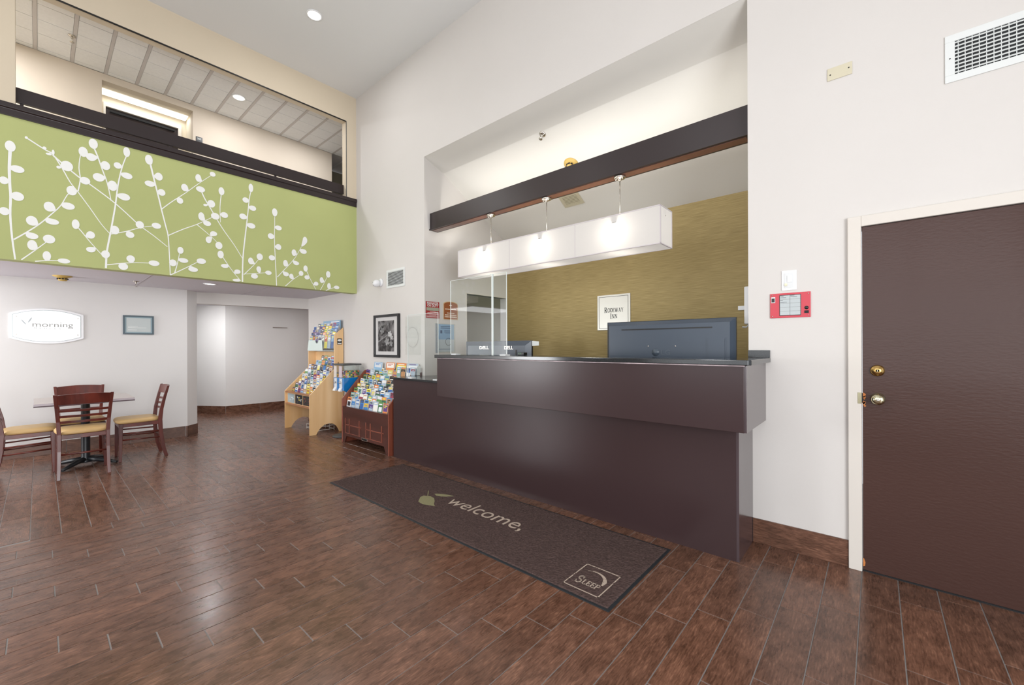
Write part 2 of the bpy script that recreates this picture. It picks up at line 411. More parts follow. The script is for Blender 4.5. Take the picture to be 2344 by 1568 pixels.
def shade_fabric():
    m, nt, N, L, b = newmat('lamp_shade_fabric'); N.remove(b)
    d = N.new('ShaderNodeBsdfDiffuse'); d.inputs[0].default_value = (.6, .58, .56, 1)
    t = N.new('ShaderNodeBsdfTranslucent'); t.inputs[0].default_value = (.10, .096, .09, 1)
    mx = N.new('ShaderNodeMixShader'); mx.inputs[0].default_value = .55; L.new(d.outputs[0], mx.inputs[1]); L.new(t.outputs[0], mx.inputs[2])
    e = N.new('ShaderNodeEmission'); e.inputs[0].default_value = (1, .95, .9, 1); e.inputs[1].default_value = .3
    a = N.new('ShaderNodeAddShader'); L.new(mx.outputs[0], a.inputs[0]); L.new(e.outputs[0], a.inputs[1])
    L.new(a.outputs[0], N['Material Output'].inputs[0]); return m
M_shade = shade_fabric()
M_shseam = mat('shade_seam', 'b9b2b4', .6, emit=.2)
def photo_bw():
    m, nt, N, L, b = newmat('orchid_photograph')
    tc = N.new('ShaderNodeTexCoord'); n = N.new('ShaderNodeTexNoise'); n.inputs['Scale'].default_value = 7; n.inputs['Detail'].default_value = 2; n.inputs['Distortion'].default_value = 1.5
    L.new(tc.outputs['Object'], n.inputs['Vector'])
    cr = N.new('ShaderNodeValToRGB'); cr.color_ramp.elements[0].position = .42; cr.color_ramp.elements[0].color = (.02, .018, .018, 1)
    cr.color_ramp.elements[1].position = .75; cr.color_ramp.elements[1].color = (.3, .29, .29, 1)
    L.new(n.outputs['Fac'], cr.inputs[0]); L.new(cr.outputs[0], b.inputs['Base Color']); b.inputs['Roughness'].default_value = .15
    return m
M_photo = photo_bw()
STEMS = [(0.013,[[-0.168,3.132],[-0.173,2.979],[-0.171,2.837],[-0.166,2.713],[-0.169,2.552],[-0.159,2.349],[-0.141,2.146]]),(0.007,[[-0.149,2.327],[-0.08,2.4],[0.005,2.5],[0.081,2.611],[0.143,2.71],[0.188,2.827],[0.221,2.874]]),(0.006,[[-0.104,2.148],[-0.032,2.236],[0.035,2.321],[0.066,2.364]]),(0.006,[[-0.021,2.146],[0.053,2.164],[0.128,2.174],[0.167,2.18]]),(0.007,[[-0.077,3.294],[-0.018,3.258],[0.049,3.217],[0.093,3.195],[0.156,3.075],[0.208,2.957],[0.261,2.876],[0.342,2.741],[0.426,2.592],[0.49,2.505]]),(0.008,[[0.093,3.186],[0.144,3.137],[0.261,3.031],[0.343,2.977],[0.506,2.852],[0.617,2.747],[0.717,2.645],[0.837,2.553],[0.95,2.456]]),(0.01,[[0.457,2.148],[0.465,2.319],[0.49,2.505],[0.528,2.797],[0.55,3.027],[0.581,3.22],[0.616,3.355]]),(0.008,[[0.369,3.369],[0.399,3.281],[0.434,3.153],[0.47,3.024],[0.498,2.85]]),(0.006,[[0.261,2.885],[0.277,3.006],[0.268,3.12],[0.278,3.24],[0.296,3.285]]),(0.006,[[0.494,2.506],[0.601,2.552],[0.741,2.629],[0.854,2.668]]),(0.006,[[0.24,2.552],[0.287,2.484],[0.355,2.38],[0.453,2.247]]),(0.006,[[0.465,2.183],[0.585,2.217],[0.693,2.239],[0.836,2.254]]),(0.01,[[0.81,3.325],[0.831,3.215],[0.847,3.134],[0.88,2.971],[0.901,2.858],[0.937,2.682],[0.957,2.577],[0.967,2.382],[0.975,2.143]]),(0.006,[[0.901,2.862],[0.989,2.967],[1.113,3.1],[1.241,3.249],[1.374,3.393]]),(0.006,[[0.958,2.583],[1.093,2.682],[1.221,2.765],[1.353,2.868],[1.396,2.897]]),(0.005,[[1.221,2.761],[1.295,2.701],[1.372,2.635],[1.43,2.576]]),(0.008,[[1.259,3.174],[1.297,3.081],[1.354,2.98],[1.421,2.856],[1.49,2.741],[1.592,2.593],[1.681,2.439]]),(0.006,[[1.462,3.195],[1.447,3.027],[1.451,2.839]]),(0.01,[[1.68,2.146],[1.686,2.44],[1.715,2.75],[1.741,3.001],[1.759,3.203],[1.775,3.294]]),(0.006,[[1.45,2.462],[1.509,2.364],[1.591,2.244],[1.663,2.156]]),(0.006,[[1.696,2.238],[1.804,2.371],[1.871,2.469]]),(0.005,[[1.696,2.246],[1.826,2.27],[1.962,2.297]]),(0.007,[[2.073,2.139],[2.062,2.408],[2.049,2.74],[2.053,2.946],[2.053,3.049]]),(0.006,[[2.083,2.256],[2.175,2.372],[2.3,2.535],[2.39,2.711]]),(0.006,[[2.182,2.146],[2.273,2.24],[2.375,2.324]]),(0.006,[[2.454,2.397],[2.506,2.281],[2.586,2.139]]),(0.005,[[2.646,2.139],[2.711,2.263],[2.754,2.367]]),(0.006,[[2.725,2.139],[2.81,2.181],[2.883,2.2]]),(0.007,[[0.975,2.143],[1.022,2.175],[1.128,2.252],[1.219,2.321]]),(0.006,[[1.013,2.169],[1.039,2.283],[1.061,2.42]])]
LEAVES = [(-0.167,3.177,0.032,0.05),(-0.125,2.98,0.042,0.033),(-0.205,2.853,0.028,0.035),(-0.125,2.729,0.039,0.041),(-0.203,2.574,0.031,0.036),(0.218,2.877,0.036,0.046),(0.194,2.719,0.045,0.034),(0.07,2.683,0.036,0.047),(-0.04,2.523,0.036,0.045),(0.089,2.543,0.045,0.028),(-0.038,2.381,0.039,0.029),(0.068,2.372,0.04,0.041),(-0.038,2.295,0.031,0.048),(0.053,2.209,0.027,0.045),(0.164,2.177,0.042,0.024),(-0.071,3.291,0.01,0.013),(0.186,3.109,0.042,0.05),(0.131,3.08,0.015,0.014),(0.096,3.211,0.01,0.026),(0.068,3.186,0.02,0.011),(0.041,3.233,0.013,0.015),(0.618,3.397,0.027,0.052),(0.548,3.232,0.03,0.033),(0.621,3.146,0.042,0.033),(0.598,2.917,0.046,0.037),(0.509,3.009,0.037,0.053),(0.524,2.553,0.035,0.045),(0.369,3.393,0.033,0.051),(0.352,3.253,0.036,0.039),(0.457,3.201,0.035,0.045),(0.406,3.065,0.042,0.042),(0.298,3.287,0.033,0.05),(0.309,3.002,0.038,0.037),(0.642,2.527,0.034,0.033),(0.72,2.65,0.034,0.04),(0.857,2.669,0.04,0.032),(0.244,2.552,0.027,0.048),(0.348,2.467,0.031,0.037),(0.348,2.319,0.033,0.027),(0.455,2.29,0.032,0.04),(0.646,2.273,0.034,0.037),(0.588,2.184,0.038,0.037),(0.836,2.254,0.046,0.03),(0.796,3.376,0.032,0.053),(0.879,3.216,0.033,0.043),(0.802,3.116,0.042,0.032),(0.902,3.048,0.033,0.037),(1.374,3.395,0.029,0.028),(1.234,3.308,0.028,0.045),(1.106,3.16,0.032,0.042),(1.063,2.999,0.03,0.035),(1.255,3.182,0.044,0.034),(1.398,2.9,0.043,0.04),(1.262,2.866,0.03,0.048),(1.318,2.796,0.039,0.03),(1.434,2.555,0.036,0.044),(1.382,2.688,0.035,0.028),(1.331,2.604,0.029,0.039),(1.359,3.039,0.039,0.044),(1.3,3.008,0.019,0.014),(1.462,3.217,0.03,0.048),(1.491,2.935,0.038,0.035),(1.777,3.349,0.026,0.05),(1.718,3.177,0.035,0.034),(1.796,3.094,0.04,0.033),(1.687,2.964,0.039,0.036),(1.78,2.867,0.046,0.034),(1.451,2.45,0.032,0.047),(1.493,2.317,0.04,0.024),(1.626,2.266,0.034,0.027),(1.615,2.158,0.042,0.017),(1.874,2.489,0.036,0.043),(1.772,2.421,0.03,0.042),(1.862,2.329,0.027,0.037),(1.813,2.233,0.04,0.032),(1.975,2.297,0.038,0.028),(2.053,3.106,0.033,0.049),(2.097,2.907,0.041,0.031),(2.005,2.78,0.037,0.038),(2.097,2.654,0.035,0.039),(2.016,2.499,0.037,0.034),(2.437,2.808,0.031,0.048),(2.415,2.648,0.045,0.033),(2.292,2.611,0.031,0.045),(2.32,2.472,0.038,0.027),(2.183,2.452,0.029,0.045),(2.19,2.306,0.036,0.029),(2.383,2.342,0.031,0.035),(2.256,2.286,0.028,0.035),(2.443,2.417,0.029,0.043),(2.461,2.297,0.034,0.03),(2.587,2.222,0.032,0.028),(2.759,2.376,0.032,0.048),(2.664,2.283,0.027,0.042),(2.883,2.2,0.041,0.026),(2.77,2.208,0.026,0.045),(1.26,2.341,0.045,0.032),(1.182,2.232,0.046,0.027),(1.066,2.434,0.028,0.04),(1.094,2.323,0.043,0.027),(0.998,2.282,0.034,0.038)]
# ================================================================ SETTING
DW = 3.2          # plane of the desk wall
CEI = 5.11
XB = -5.95        # balcony face
# ---- floor: grout bed + wood look planks
bed = MB().box(-11.2, 2.4, -3.5, 5.2, -.12, -.0022)
floor = struct('floor', bed, M_grout)
PL, PWD = .6096, .1545
planks = []
def addp(x0, x1, y0, y1, along):
    planks.append((x0, x1, y0, y1, along))
XS = -4.3915
k = -28
while -.0655 + PWD * k < 2.4:          # front zone, planks run along Y
    x0 = -.0655 + PWD * k; x1 = min(x0 + PWD, 2.4)
    j = 2.645 + .1524 * (k + 1)
    y = j - math.ceil((j + 3.5) / PL) * PL
    while y < 4.75:
        a, b = max(y, -3.5), min(y + PL, 4.74 if -4.26 < x0 < -.66 else 3.2)
        if b - a > .03: addp(x0, x1, a, b, 'y')
        y += PL
    k += 1
i = -23
while .105 + .1498 * i < 5.1:          # breakfast and hall zone, planks run along X
    y0 = .105 + .1498 * i; y1 = y0 + .1498
    j = -5.44 + .1 * i
    x = j - math.ceil((j + 11.0) / PL) * PL
    while x < XS:
        a, b = max(x, -11.0), min(x + PL, XS)
        if b - a > .03: addp(a, b, y0, y1, 'x')
        x += PL
    i += 1
fwv = (-math.sin(YAW), math.cos(YAW)); rtv = (math.cos(YAW), math.sin(YAW))
def size_in_view(p):
    cx, cy = (p[0] + p[1]) / 2, (p[2] + p[3]) / 2
    d = cx * fwv[0] + cy * fwv[1]; u = cx * rtv[0] + cy * rtv[1]
    if d < .9: return 0
    px, py = 1172 + 950 * u / d, 790 + 950 * CAM_H / d
    if px < -130 or px > 2470 or py > 1700: return 0
    if cy > 2.85 and cx > -4.38 and cx < -.6: return 0
    if cy > 3.22 and cx > -7.7: return 0
    if -3.98 < cx < -1.03 and 1.9 < cy < 2.68: return 0
    return (p[1] - p[0]) * (p[3] - p[2]) * CAM_H / d ** 3
planks.sort(key=size_in_view, reverse=True)
def plank_mesh(mb, uvs, tones, p):
    x0, x1, y0, y1, al = p
    g = .0024; c = .0009; t = 0.0; bz = -.004
    x0 += g; x1 -= g; y0 += g; y1 -= g
    b = len(mb.v)
    mb.v += [(x0, y0, bz), (x1, y0, bz), (x1, y1, bz), (x0, y1, bz), (x0, y0, t - c), (x1, y0, t - c), (x1, y1, t - c), (x0, y1, t - c),
             (x0 + c, y0 + c, t), (x1 - c, y0 + c, t), (x1 - c, y1 - c, t), (x0 + c, y1 - c, t)]
    fs = [(8, 9, 10, 11)] + [(q, (q + 1) % 4, 4 + (q + 1) % 4, 4 + q) for q in range(4)] + [(4 + q, 4 + (q + 1) % 4, 8 + (q + 1) % 4, 8 + q) for q in range(4)]
    tone = random.uniform(.84, 1.14); w = random.uniform(-.03, .03)
    col = (tone * (1 + w), tone, tone * (1 - w))
    ou, ov = random.uniform(0, 50), random.uniform(0, 50)
    for f in fs:
        mb.f.append([b + q for q in f]); mb.m.append(0); mb.c.append(col); mb.sm.append(False)
        for q in f:
            vx, vy, _ = mb.v[b + q]
            uvs.append((vx + ou, vy + ov) if al == 'x' else (vy + ou, vx + ov))
def plank_obj(name, ps, parent):
    mb = MB(); uvs = []
    for p in ps: plank_mesh(mb, uvs, None, p)
    me = bpy.data.meshes.new(name); me.from_pydata(mb.v, [], mb.f); me.materials.append(M_tile)
    at = me.color_attributes.new('tint', 'FLOAT_COLOR', 'CORNER'); ul = me.uv_layers.new(name='UVMap')
    li = 0
    for f, c in zip(mb.f, mb.c):
        for _ in f:
            at.data[li].color = (*c, 1); ul.data[li].uv = uvs[li]; li += 1
    o = bpy.data.objects.new(name, me); COL.objects.link(o); o.parent = parent
    return o
for p in planks[:300]: plank_obj('plank', [p], floor)
rest = plank_obj('planks', planks[300:], floor); rest['kind'] = 'stuff'
# ---- desk wall with alcove opening and door opening
AX0, AX1 = -4.265, -.655
AZ = 3.715
wf = MB()
wf.box(-7.67, AX0, DW, DW + .13, 0, 2.19)
wf.box(-6.08, AX0, DW, DW + .13, 2.19, CEI)
wf.box(AX0, AX1, DW, DW + .13, AZ, CEI)
wf.box(AX1, -.064, DW, DW + .13, 0, CEI)
wf.box(-.064, .86, DW, DW + .13, 2.024, CEI)
wf.box(.86, 2.4, DW, DW + .13, 0, CEI)
wall_front = struct('wall_front', wf, M_wall)
wall_corner = struct('wall_hall_right', MB().box(-7.67, -7.55, DW + .13, 5.2, 0, 2.19), M_wall)
# alcove side, back, right and its sloping ceiling
al = MB()
al.box(AX0 - .12, AX0, DW + .13, 3.912, 0, 3.8)
al.box(AX0 - .12, AX0, 3.912, 4.88, 2.06, 3.8)
al.box(AX0 - .12, AX0, 4.73, 4.88, 0, 2.06)
struct('wall_alcove_left', al, M_wall)
struct('wall_alcove_right', MB().box(AX1, AX1 + .12, DW + .13, 4.88, 0, 3.8), M_wall)
wb = struct('wall_alcove_back', MB().box(AX0, AX1, 4.745, 4.88, 0, 3.0), M_olive)
struct('ceiling_alcove', MB().prism([(DW + .002, AZ), (3.51, 3.60), (4.745, 2.9), (4.745, 3.05), (3.55, 3.75), (DW + .13, 3.85), (DW + .002, 3.85)], 'x', AX0, AX1), M_alcc)
# back office seen by the doorway in the alcove's left wall
of = MB()
of.box(-6.6, AX0 - .12, 5.9, 6.0, 0, 2.5)
of.box(-6.7, -6.6, 3.33, 6.0, 0, 2.5)
of.box(-6.6, AX0 - .12, 3.33, 6.0, 2.4, 2.5)
of.box(AX0 - .12, AX0, 4.88, 6.0, 0, 2.5)
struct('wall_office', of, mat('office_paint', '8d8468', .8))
# office door frame strips
struct('trim_1', MB().box(AX0 - .14, AX0 + .004, 3.895, 3.915, 0, 2.075).box(AX0 - .14, AX0 + .004, 3.912, 4.732, 2.06, 2.075), M_frame)
# ---- balcony wall, cap, pillar, header
struct('wall_balcony', MB().box(XB - .13, XB, -3.5, DW, 2.14, 3.452), M_green)
WB = bpy.data.objects['wall_balcony']
struct('trim_2', MB().prism([(XB - .15, 3.452), (XB + .012, 3.452), (XB + .012, 3.515), (XB + .024, 3.525), (XB + .024, 3.57), (XB - .15, 3.57)], 'y', -3.5, DW - .002), M_dkbrown, bevel=.003)
struct('wall_pillar_left', MB().box(XB - .13, XB, -3.5, -.136, 3.57, CEI), M_tan)
struct('wall_pillar_right', MB().box(XB - .13, XB - .001, 3.045, DW, 3.57, CEI), M_tan)
struct('wall_header', MB().box(XB - .13, XB, -.136, 3.045, 4.71, CEI), M_tan)
struct('trim_3', MB().box(XB - .012, XB + .003, -.136, 3.045, 4.697, 4.709), M_black)
struct('trim_4', MB().box(XB - .004, XB + .004, 3.038, 3.046, 3.57, 4.7), M_grl)
# rail board standing above the cap
rail = struct('trim_5', MB().box(-6.075, -6.04, -.3, 3.3, 3.635, 3.772), M_dkbrown, bevel=.002)
rp = MB()
for y in (-.1, 1.0, 2.1, 3.1): rp.box(-6.065, -6.05, y - .012, y + .012, 3.57, 3.64)
split(build('rail_bracket', rp, M_dkbrown, rail))
# ---- corridor upstairs
struct('floor_corridor', MB().box(-7.68, XB - .13, -3.5, 6.0, 2.22, 2.5), M_tan2)
NY0, NY1 = .55, 1.505
cw = MB()
cw.box(-7.68, -7.55, -3.5, NY0, 2.5, 4.9); cw.box(-7.68, -7.55, NY1, 3.58, 2.5, 4.9); cw.box(-7.68, -7.55, NY0, NY1, 4.81, 4.9)
struct('wall_corridor', cw, M_tan2)
nn = MB()
nn.box(-8.0, -7.68, NY0 - .1, NY0, 2.5, 4.9); nn.box(-8.0, -7.68, NY1, NY1 + .1, 2.5, 4.9); nn.box(-8.0, -7.68, NY0, NY1, 4.81, 4.9)
nn.box(-8.1, -8.0, NY0 - .1, .6, 2.5, 4.9); nn.box(-8.1, -8.0, 1.43, NY1 + .1, 2.5, 4.9); nn.box(-8.1, -8.0, .6, 1.43, 4.69, 4.9)
struct('wall_niche', nn, mat('niche_paint', 'd6ccb9', .6))
d2 = thing('door_2', 'x', 'door', (-8.0, 1.0, 2.5))
del d2['label'], d2['category']; d2['kind'] = 'structure'
build('door_leaf', MB().box(-8.05, -8.02, .615, 1.415, 2.5, 4.672), M_dkbrown, d2)
build('door_frame', MB().box(-8.06, -7.985, .595, .618, 2.5, 4.67).box(-8.06, -7.985, 1.412, 1.45, 2.5, 4.67).box(-8.06, -7.985, .595, 1.45, 4.67, 4.725), M_frame, d2)
build('closer_arm', MB().box(-8.018, -7.995, .66, 1.37, 4.61, 4.64), M_mond, d2)
struct('wall_corridor_end', MB().box(-8.4, -6.08, 5.4, 5.5, 2.5, 4.9).box(-8.4, -8.3, 3.58, 5.4, 2.5, 4.9).box(-8.4, -7.68, 3.48, 3.58, 2.5, 4.9).box(-6.08, -6.0, DW + .13, 5.5, 2.5, 4.9), mat('corridor_end_shade', '857f70', .8))  # dimness of the unlit corridor end put into a darker wall colour
struct('wall_corridor_south', MB().box(-7.68, -6.08, -3.6, -3.5, 2.5, 4.9), M_tan2)
# suspended ceiling: bars and tiles
cg = MB().box(-8.4, -6.08, -3.5, 5.5, 4.93, 4.97)
ceil_c = struct('ceiling_corridor', cg, M_tbar)
TXs = [-7.55, -7.47, -7.136, -6.83, -6.525, -6.22, -6.08]
bars = MB()
ty = -.019 - .3012 * 4
TY = []
while ty < 5.3: TY.append(ty); ty += .3012
for y in TY: bars.box(-8.3, -6.08, y - .016, y + .016, 4.9, 4.935)
split(build('grid_bar', bars, M_tbar, ceil_c))
for y0, y1 in zip(TY[:-1], TY[1:]):
    for x0, x1 in zip(TXs[:-1], TXs[1:]):
        build('ceiling_tile', MB().box(x0 + .004, x1 - .004, y0 + .018, y1 - .018, 4.902 + random.uniform(0, .002), 4.92), M_tilepan, ceil_c)
# ---- breakfast area, low ceiling, hall
struct('ceiling_low', MB().box(-11.2, XB - .13, -3.5, 5.2, 2.19, 2.22), M_ceil2)
seam = MB().box(-7.78, XB - .13, .884, .890, 2.187, 2.19).box(-7.78, XB - .13, 2.17, 2.176, 2.187, 2.19)
struct('trim_6', seam, mat('ceiling_seam', 'a9a2a6', .8))
bwl = MB()
bwl.prism([(-7.78, -3.5), (-7.78, 1.47), (-7.93, 1.62), (-11.1, 1.62), (-11.1, 1.5), (-8.0, 1.5), (-7.92, 1.42), (-7.92, -3.5)], 'z', 0, 2.19)
struct('wall_breakfast', bwl, M_wallb)
struct('wall_hall', MB().prism([(-11.2, 1.62), (-10.75, 1.83), (-9.77, 2.459), (-9.72, 5.2), (-9.85, 5.2), (-9.89, 2.53), (-11.3, 1.7)], 'z', 0, 2.19), M_wallb)
struct('wall_hall_end', MB().box(-9.8, -7.5, 5.1, 5.2, 0, 2.19), M_wallb)
struct('wall_hall_header', MB().prism([(-7.93, 1.62), (-7.67, 3.2), (-7.79, 3.2), (-8.05, 1.62)], 'z', 2.01, 2.19), M_wall)
struct('ceiling_hall', MB().prism([(-8.06, 1.62), (-7.79, 3.2), (-7.67, 5.1), (-9.72, 5.1), (-9.77, 2.45), (-11, 1.62)], 'z', 2.165, 2.185), M_ceil2)
# ---- main ceiling and the walls behind the camera (with the windows that let the daylight in)
struct('ceiling', MB().box(XB - .13, 2.5, -3.6, DW + .13, CEI, CEI + .1), M_ceil)
es = MB()
es.box(2.4, 2.5, -3.6, -2.1, 0, CEI); es.box(2.4, 2.5, 2.5, DW + .13, 0, CEI); es.box(2.4, 2.5, -2.1, 2.5, 2.7, CEI); es.box(2.4, 2.5, -2.1, 2.5, 0, .1)
struct('wall_east', es, M_wall)
ws = MB()
ws.box(-5.95, -3.3, -3.6, -3.5, 0, CEI); ws.box(1.7, 2.4, -3.6, -3.5, 0, CEI); ws.box(-3.3, 1.7, -3.6, -3.5, 4.1, CEI); ws.box(-3.3, 1.7, -3.6, -3.5, 0, .5)
ws.box(-11.2, -7.65, -3.6, -3.5, 0, 2.19); ws.box(-6.15, -5.95, -3.6, -3.5, 0, 2.19); ws.box(-7.65, -6.15, -3.6, -3.5, 0, .4); ws.box(-7.65, -6.15, -3.6, -3.5, 2.0, 2.19)
struct('wall_south', ws, M_wall)
w1 = MB()
for y in (-2.1, -.95, .2, 1.35, 2.44): w1.box(2.36, 2.46, y, y + .06, .1, 2.7)
w1.box(2.36, 2.46, -2.1, 2.5, 2.64, 2.7); w1.box(2.36, 2.46, -2.1, 2.5, .1, .16)
struct('window_1', w1, M_grl)
w2 = MB()
for x in (-3.3, -2.05, -.8, .45, 1.64): w2.box(x, x + .06, -3.56, -3.46, .5, 4.1)
for z in (.5, 2.3, 4.04): w2.box(-3.3, 1.7, -3.56, -3.46, z, z + .06)
struct('window_2', w2, M_grl)
w3 = MB()
for x in (-7.65, -6.93, -6.2): w3.box(x, x + .05, -3.56, -3.46, .4, 2.0)
for z in (.4, 1.95): w3.box(-7.65, -6.15, -3.56, -3.46, z, z + .05)
struct('window_3', w3, M_grl)
# ---- baseboards of the same wood look tile
def basetile(name, segs, z1=.152):
    """segs: list of ((x0,y0),(x1,y1)) faces along which tiles stand; inward normal to the right of travel"""
    root = None
    for (ax, ay), (bx, by) in segs:
        L_ = math.hypot(bx - ax, by - ay); d = ((bx - ax) / L_, (by - ay) / L_); n = (d[1], -d[0])
        s0 = 0
        while s0 < L_ - .01:
            s1 = min(s0 + .607, L_)
            mb = MB(); uvs = []
            P = lambda s, t, z: (ax + d[0] * s + n[0] * t, ay + d[1] * s + n[1] * t, z)
            vs = [P(s0 + .001, .0005, .001), P(s1 - .001, .0005, .001), P(s1 - .001, .0105, .001), P(s0 + .001, .0105, .001)]
            vs += [(v[0], v[1], z1) for v in vs]
            fs = [(0, 3, 2, 1), (4, 5, 6, 7), (0, 1, 5, 4), (1, 2, 6, 5), (2, 3, 7, 6), (3, 0, 4, 7)]
            me = bpy.data.meshes.new(name); me.from_pydata(vs, [], fs); me.materials.append(M_tile2 if 'breakfast' in name else M_tile)
            at = me.color_attributes.new('tint', 'FLOAT_COLOR', 'CORNER'); ul = me.uv_layers.new(name='UVMap')
            tone = random.uniform(.8, 1.05); ou = random.uniform(0, 30); li = 0
            for f in fs:
                for q in f:
                    at.data[li].color = (tone, tone, tone, 1)
                    v = vs[q]; ul.data[li].uv = (ou + (v[0] - ax) * d[0] + (v[1] - ay) * d[1], v[2] + ou); li += 1
            if root is None:
                o = bpy.data.objects.new(name, me); root = o; o['kind'] = 'structure'
            else:
                o = bpy.data.objects.new('tile', me); o.parent = root
            COL.objects.link(o)
            s0 += .61
    return root
basetile('baseboard_front', [((-.631, DW), (-.126, DW))], .16)
basetile('baseboard_breakfast', [((-7.78, -1.6), (-7.78, 1.47)), ((-7.78, 1.47), (-7.93, 1.62))])
basetile('baseboard_hall', [((-10.75, 1.83), (-9.77, 2.459)), ((-9.77, 2.459), (-9.722, 5.1))], .15)
basetile('baseboard_left', [((-7.67, DW), (-4.45, DW))], .15)
# ---- mural
mu = MB()
def ribbon(pts, w, x):
    n = len(pts)
    P = [Vector(p) for p in pts]
    # smooth: Catmull-Rom
    Q = []
    for i in range(n - 1):
        p0, p1, p2, p3 = P[max(i - 1, 0)], P[i], P[i + 1], P[min(i + 2, n - 1)]
        for t in (0, .33, .66):
            Q.append(.5 * ((2 * p1) + (-p0 + p2) * t + (2 * p0 - 5 * p1 + 4 * p2 - p3) * t * t + (-p0 + 3 * p1 - 3 * p2 + p3) * t ** 3))
    Q.append(P[-1]); m = len(Q); vs = []
    for i, q in enumerate(Q):
        d = (Q[min(i + 1, m - 1)] - Q[max(i - 1, 0)]).normalized(); nn_ = Vector((-d.y, d.x)) * w * (.9 - .45 * i / m)
        for s_ in (1, -1): vs.append((x, q.x + s_ * nn_.x, q.y + s_ * nn_.y))
    mu.add(vs, [(2 * i, 2 * i + 1, 2 * i + 3, 2 * i + 2) for i in range(m - 1)])
for i, (w, pts) in enumerate(STEMS): ribbon(pts, w * .9, XB + .0012 + i * .00003)
build('mural_branches', mu, M_white, WB)
ml = MB()
ends = [(Vector(p[-1])) for w, p in STEMS]
segs_ = [(Vector(a), Vector(b)) for w, p in STEMS for a, b in zip(p[:-1], p[1:])]
for i, (y, z, a, b) in enumerate(LEAVES):
    c = Vector((y, z)); best = min(segs_, key=lambda s: (c - (s[0] + (s[1] - s[0]) * max(0, min(1, (c - s[0]).dot(s[1] - s[0]) / max(1e-9, (s[1] - s[0]).length_squared))))).length)
    s = best; q = s[0] + (s[1] - s[0]) * max(0, min(1, (c - s[0]).dot(s[1] - s[0]) / (s[1] - s[0]).length_squared))
    dirq = q - c; L0 = dirq.length
    n = 18; vs = [(XB + .003 + i * .00002, y, z)]
    for k_ in range(n):
        t = 2 * PI * k_ / n; p = Vector((a * math.cos(t), b * math.sin(t)))
        if L0 > .01:   # pull the side facing the stem to a point
            u = dirq / L0; f = max(0, p.normalized().dot(u)) ** 6; p += u * max(0, L0 - p.length) * f
        vs.append((XB + .003 + i * .00002, y + p.x, z + p.y))
    ml.add(vs, [(0, 1 + k_, 1 + (k_ + 1) % n) for k_ in range(n)])
build('mural_leaves', ml, M_white, WB)
# ---- door in the desk wall
d1 = thing('door_1', 'x', 'door', (.4, DW, 0)); del d1['label'], d1['category']; d1['kind'] = 'structure'
build('door_leaf', MB().box(-.060, .852, DW - .012, DW + .03, .012, 2.02), M_door, d1, bevel=.002)
fr = MB()
fr.box(-.126, -.064, DW - .022, DW + .13, 0, 2.085).box(.856, .918, DW - .022, DW + .13, 0, 2.085).box(-.064, .856, DW - .022, DW + .13, 2.024, 2.085)
build('door_frame', fr, M_frame, d1, bevel=.003)
build('gap_shade', MB().box(-.064, .856, DW - .006, DW + .1, 0, .006), M_black, d1)  # black strip stands in for the shade in the gap under the door
db = build('deadbolt', MB().lathe([(.033, 0), (.033, -.006), (.031, -.012), (.024, -.02), (.02, -.021), (.019, -.024), (.008, -.024)], -.006 + .012, DW - .012, 1.181, 'y', 28), M_brass, d1)
build('keyway', MB().box(.0045, .0075, DW - .038, DW - .034, 1.176, 1.186).lathe([(.008, 0), (.008, -.002)], .006, DW - .034, 1.181, 'y', 14), M_brass2, db)
kn = build('knob', MB().lathe([(.034, 0), (.034, -.006), (.014, -.014), (.012, -.03), (.026, -.038), (.031, -.05), (.029, -.06), (.018, -.068), (.009, -.069)], .008, DW - .012, 1.018, 'y', 28), M_brass2, d1)
build('keyway', MB().lathe([(.008, 0), (.008, -.003), (.005, -.003)], .008, DW - .080, 1.018, 'y', 14).box(.0068, .0092, DW - .085, DW - .083, 1.013, 1.023), M_chrome, kn)
build('strike_plate', MB().box(-.082, -.0645, DW - .024, DW - .021, .985, 1.05), M_brass2, d1)
ch = MB()
for (x, z, w, h) in ((-.055, 1.035, .009, .012), (-.052, 1.02, .006, .01), (-.056, .992, .009, .009), (-.053, .985, .006, .01), (-.05, .972, .006, .004)):
    pts = [(x + w * math.cos(t) * (1 + .3 * math.sin(3 * t)), z + h * math.sin(t) * (1 + .25 * math.cos(4 * t))) for t in [2 * PI * q / 11 for q in range(11)]]
    ch.prism(pts, 'y', DW - .0132, DW - .0115)
ch.prism([(-.060, .03), (-.052, .035), (-.05, .055), (-.055, .075), (-.060, .08)], 'y', DW - .0132, DW - .0115)
split(build('wood_chip', ch, M_orange, d1))
build('latch', MB().box(-.064, -.058, DW - .014, DW + .01, .99, 1.045), M_mond, d1)
# ================================================================ DESK
dk = thing('reception_desk', 'long dark brown reception desk with an overhanging upper front panel, in the wall opening', 'desk', (-2.5, 2.82, 0))
build('base_panel', MB().box(-4.38, -.648, 2.82, 2.86, 0, .935), M_desk, dk)
build('base_side', MB().box(-.655, -.632, 2.822, DW - .003, 0, .86), M_deskg, dk)
build('inner_body', MB().box(-4.36, -.68, 2.86, 3.15, 0.001, .9), M_desk, dk)
up = MB().box(-3.325, -.565, 2.645, 2.665, .828, 1.213)
build('upper_panel', up, M_desk, dk, bevel=.002)
build('upper_body', MB().box(-3.32, -.57, 2.665, 2.99, .832, 1.213).box(-.66, -.57, 2.99, DW - .003, .832, 1.213), M_desk, dk)
build('end_panel', MB().box(-.575, -.553, 2.65, DW - .003, .829, 1.214), M_deskg, dk, bevel=.001)
build('caulk_line', MB().box(-3.31, -.56, 2.640, 2.646, 1.2085, 1.2145), mat('peeling_caulk', 'c9b8bb', .6, noise=.5, nscale=12), dk)
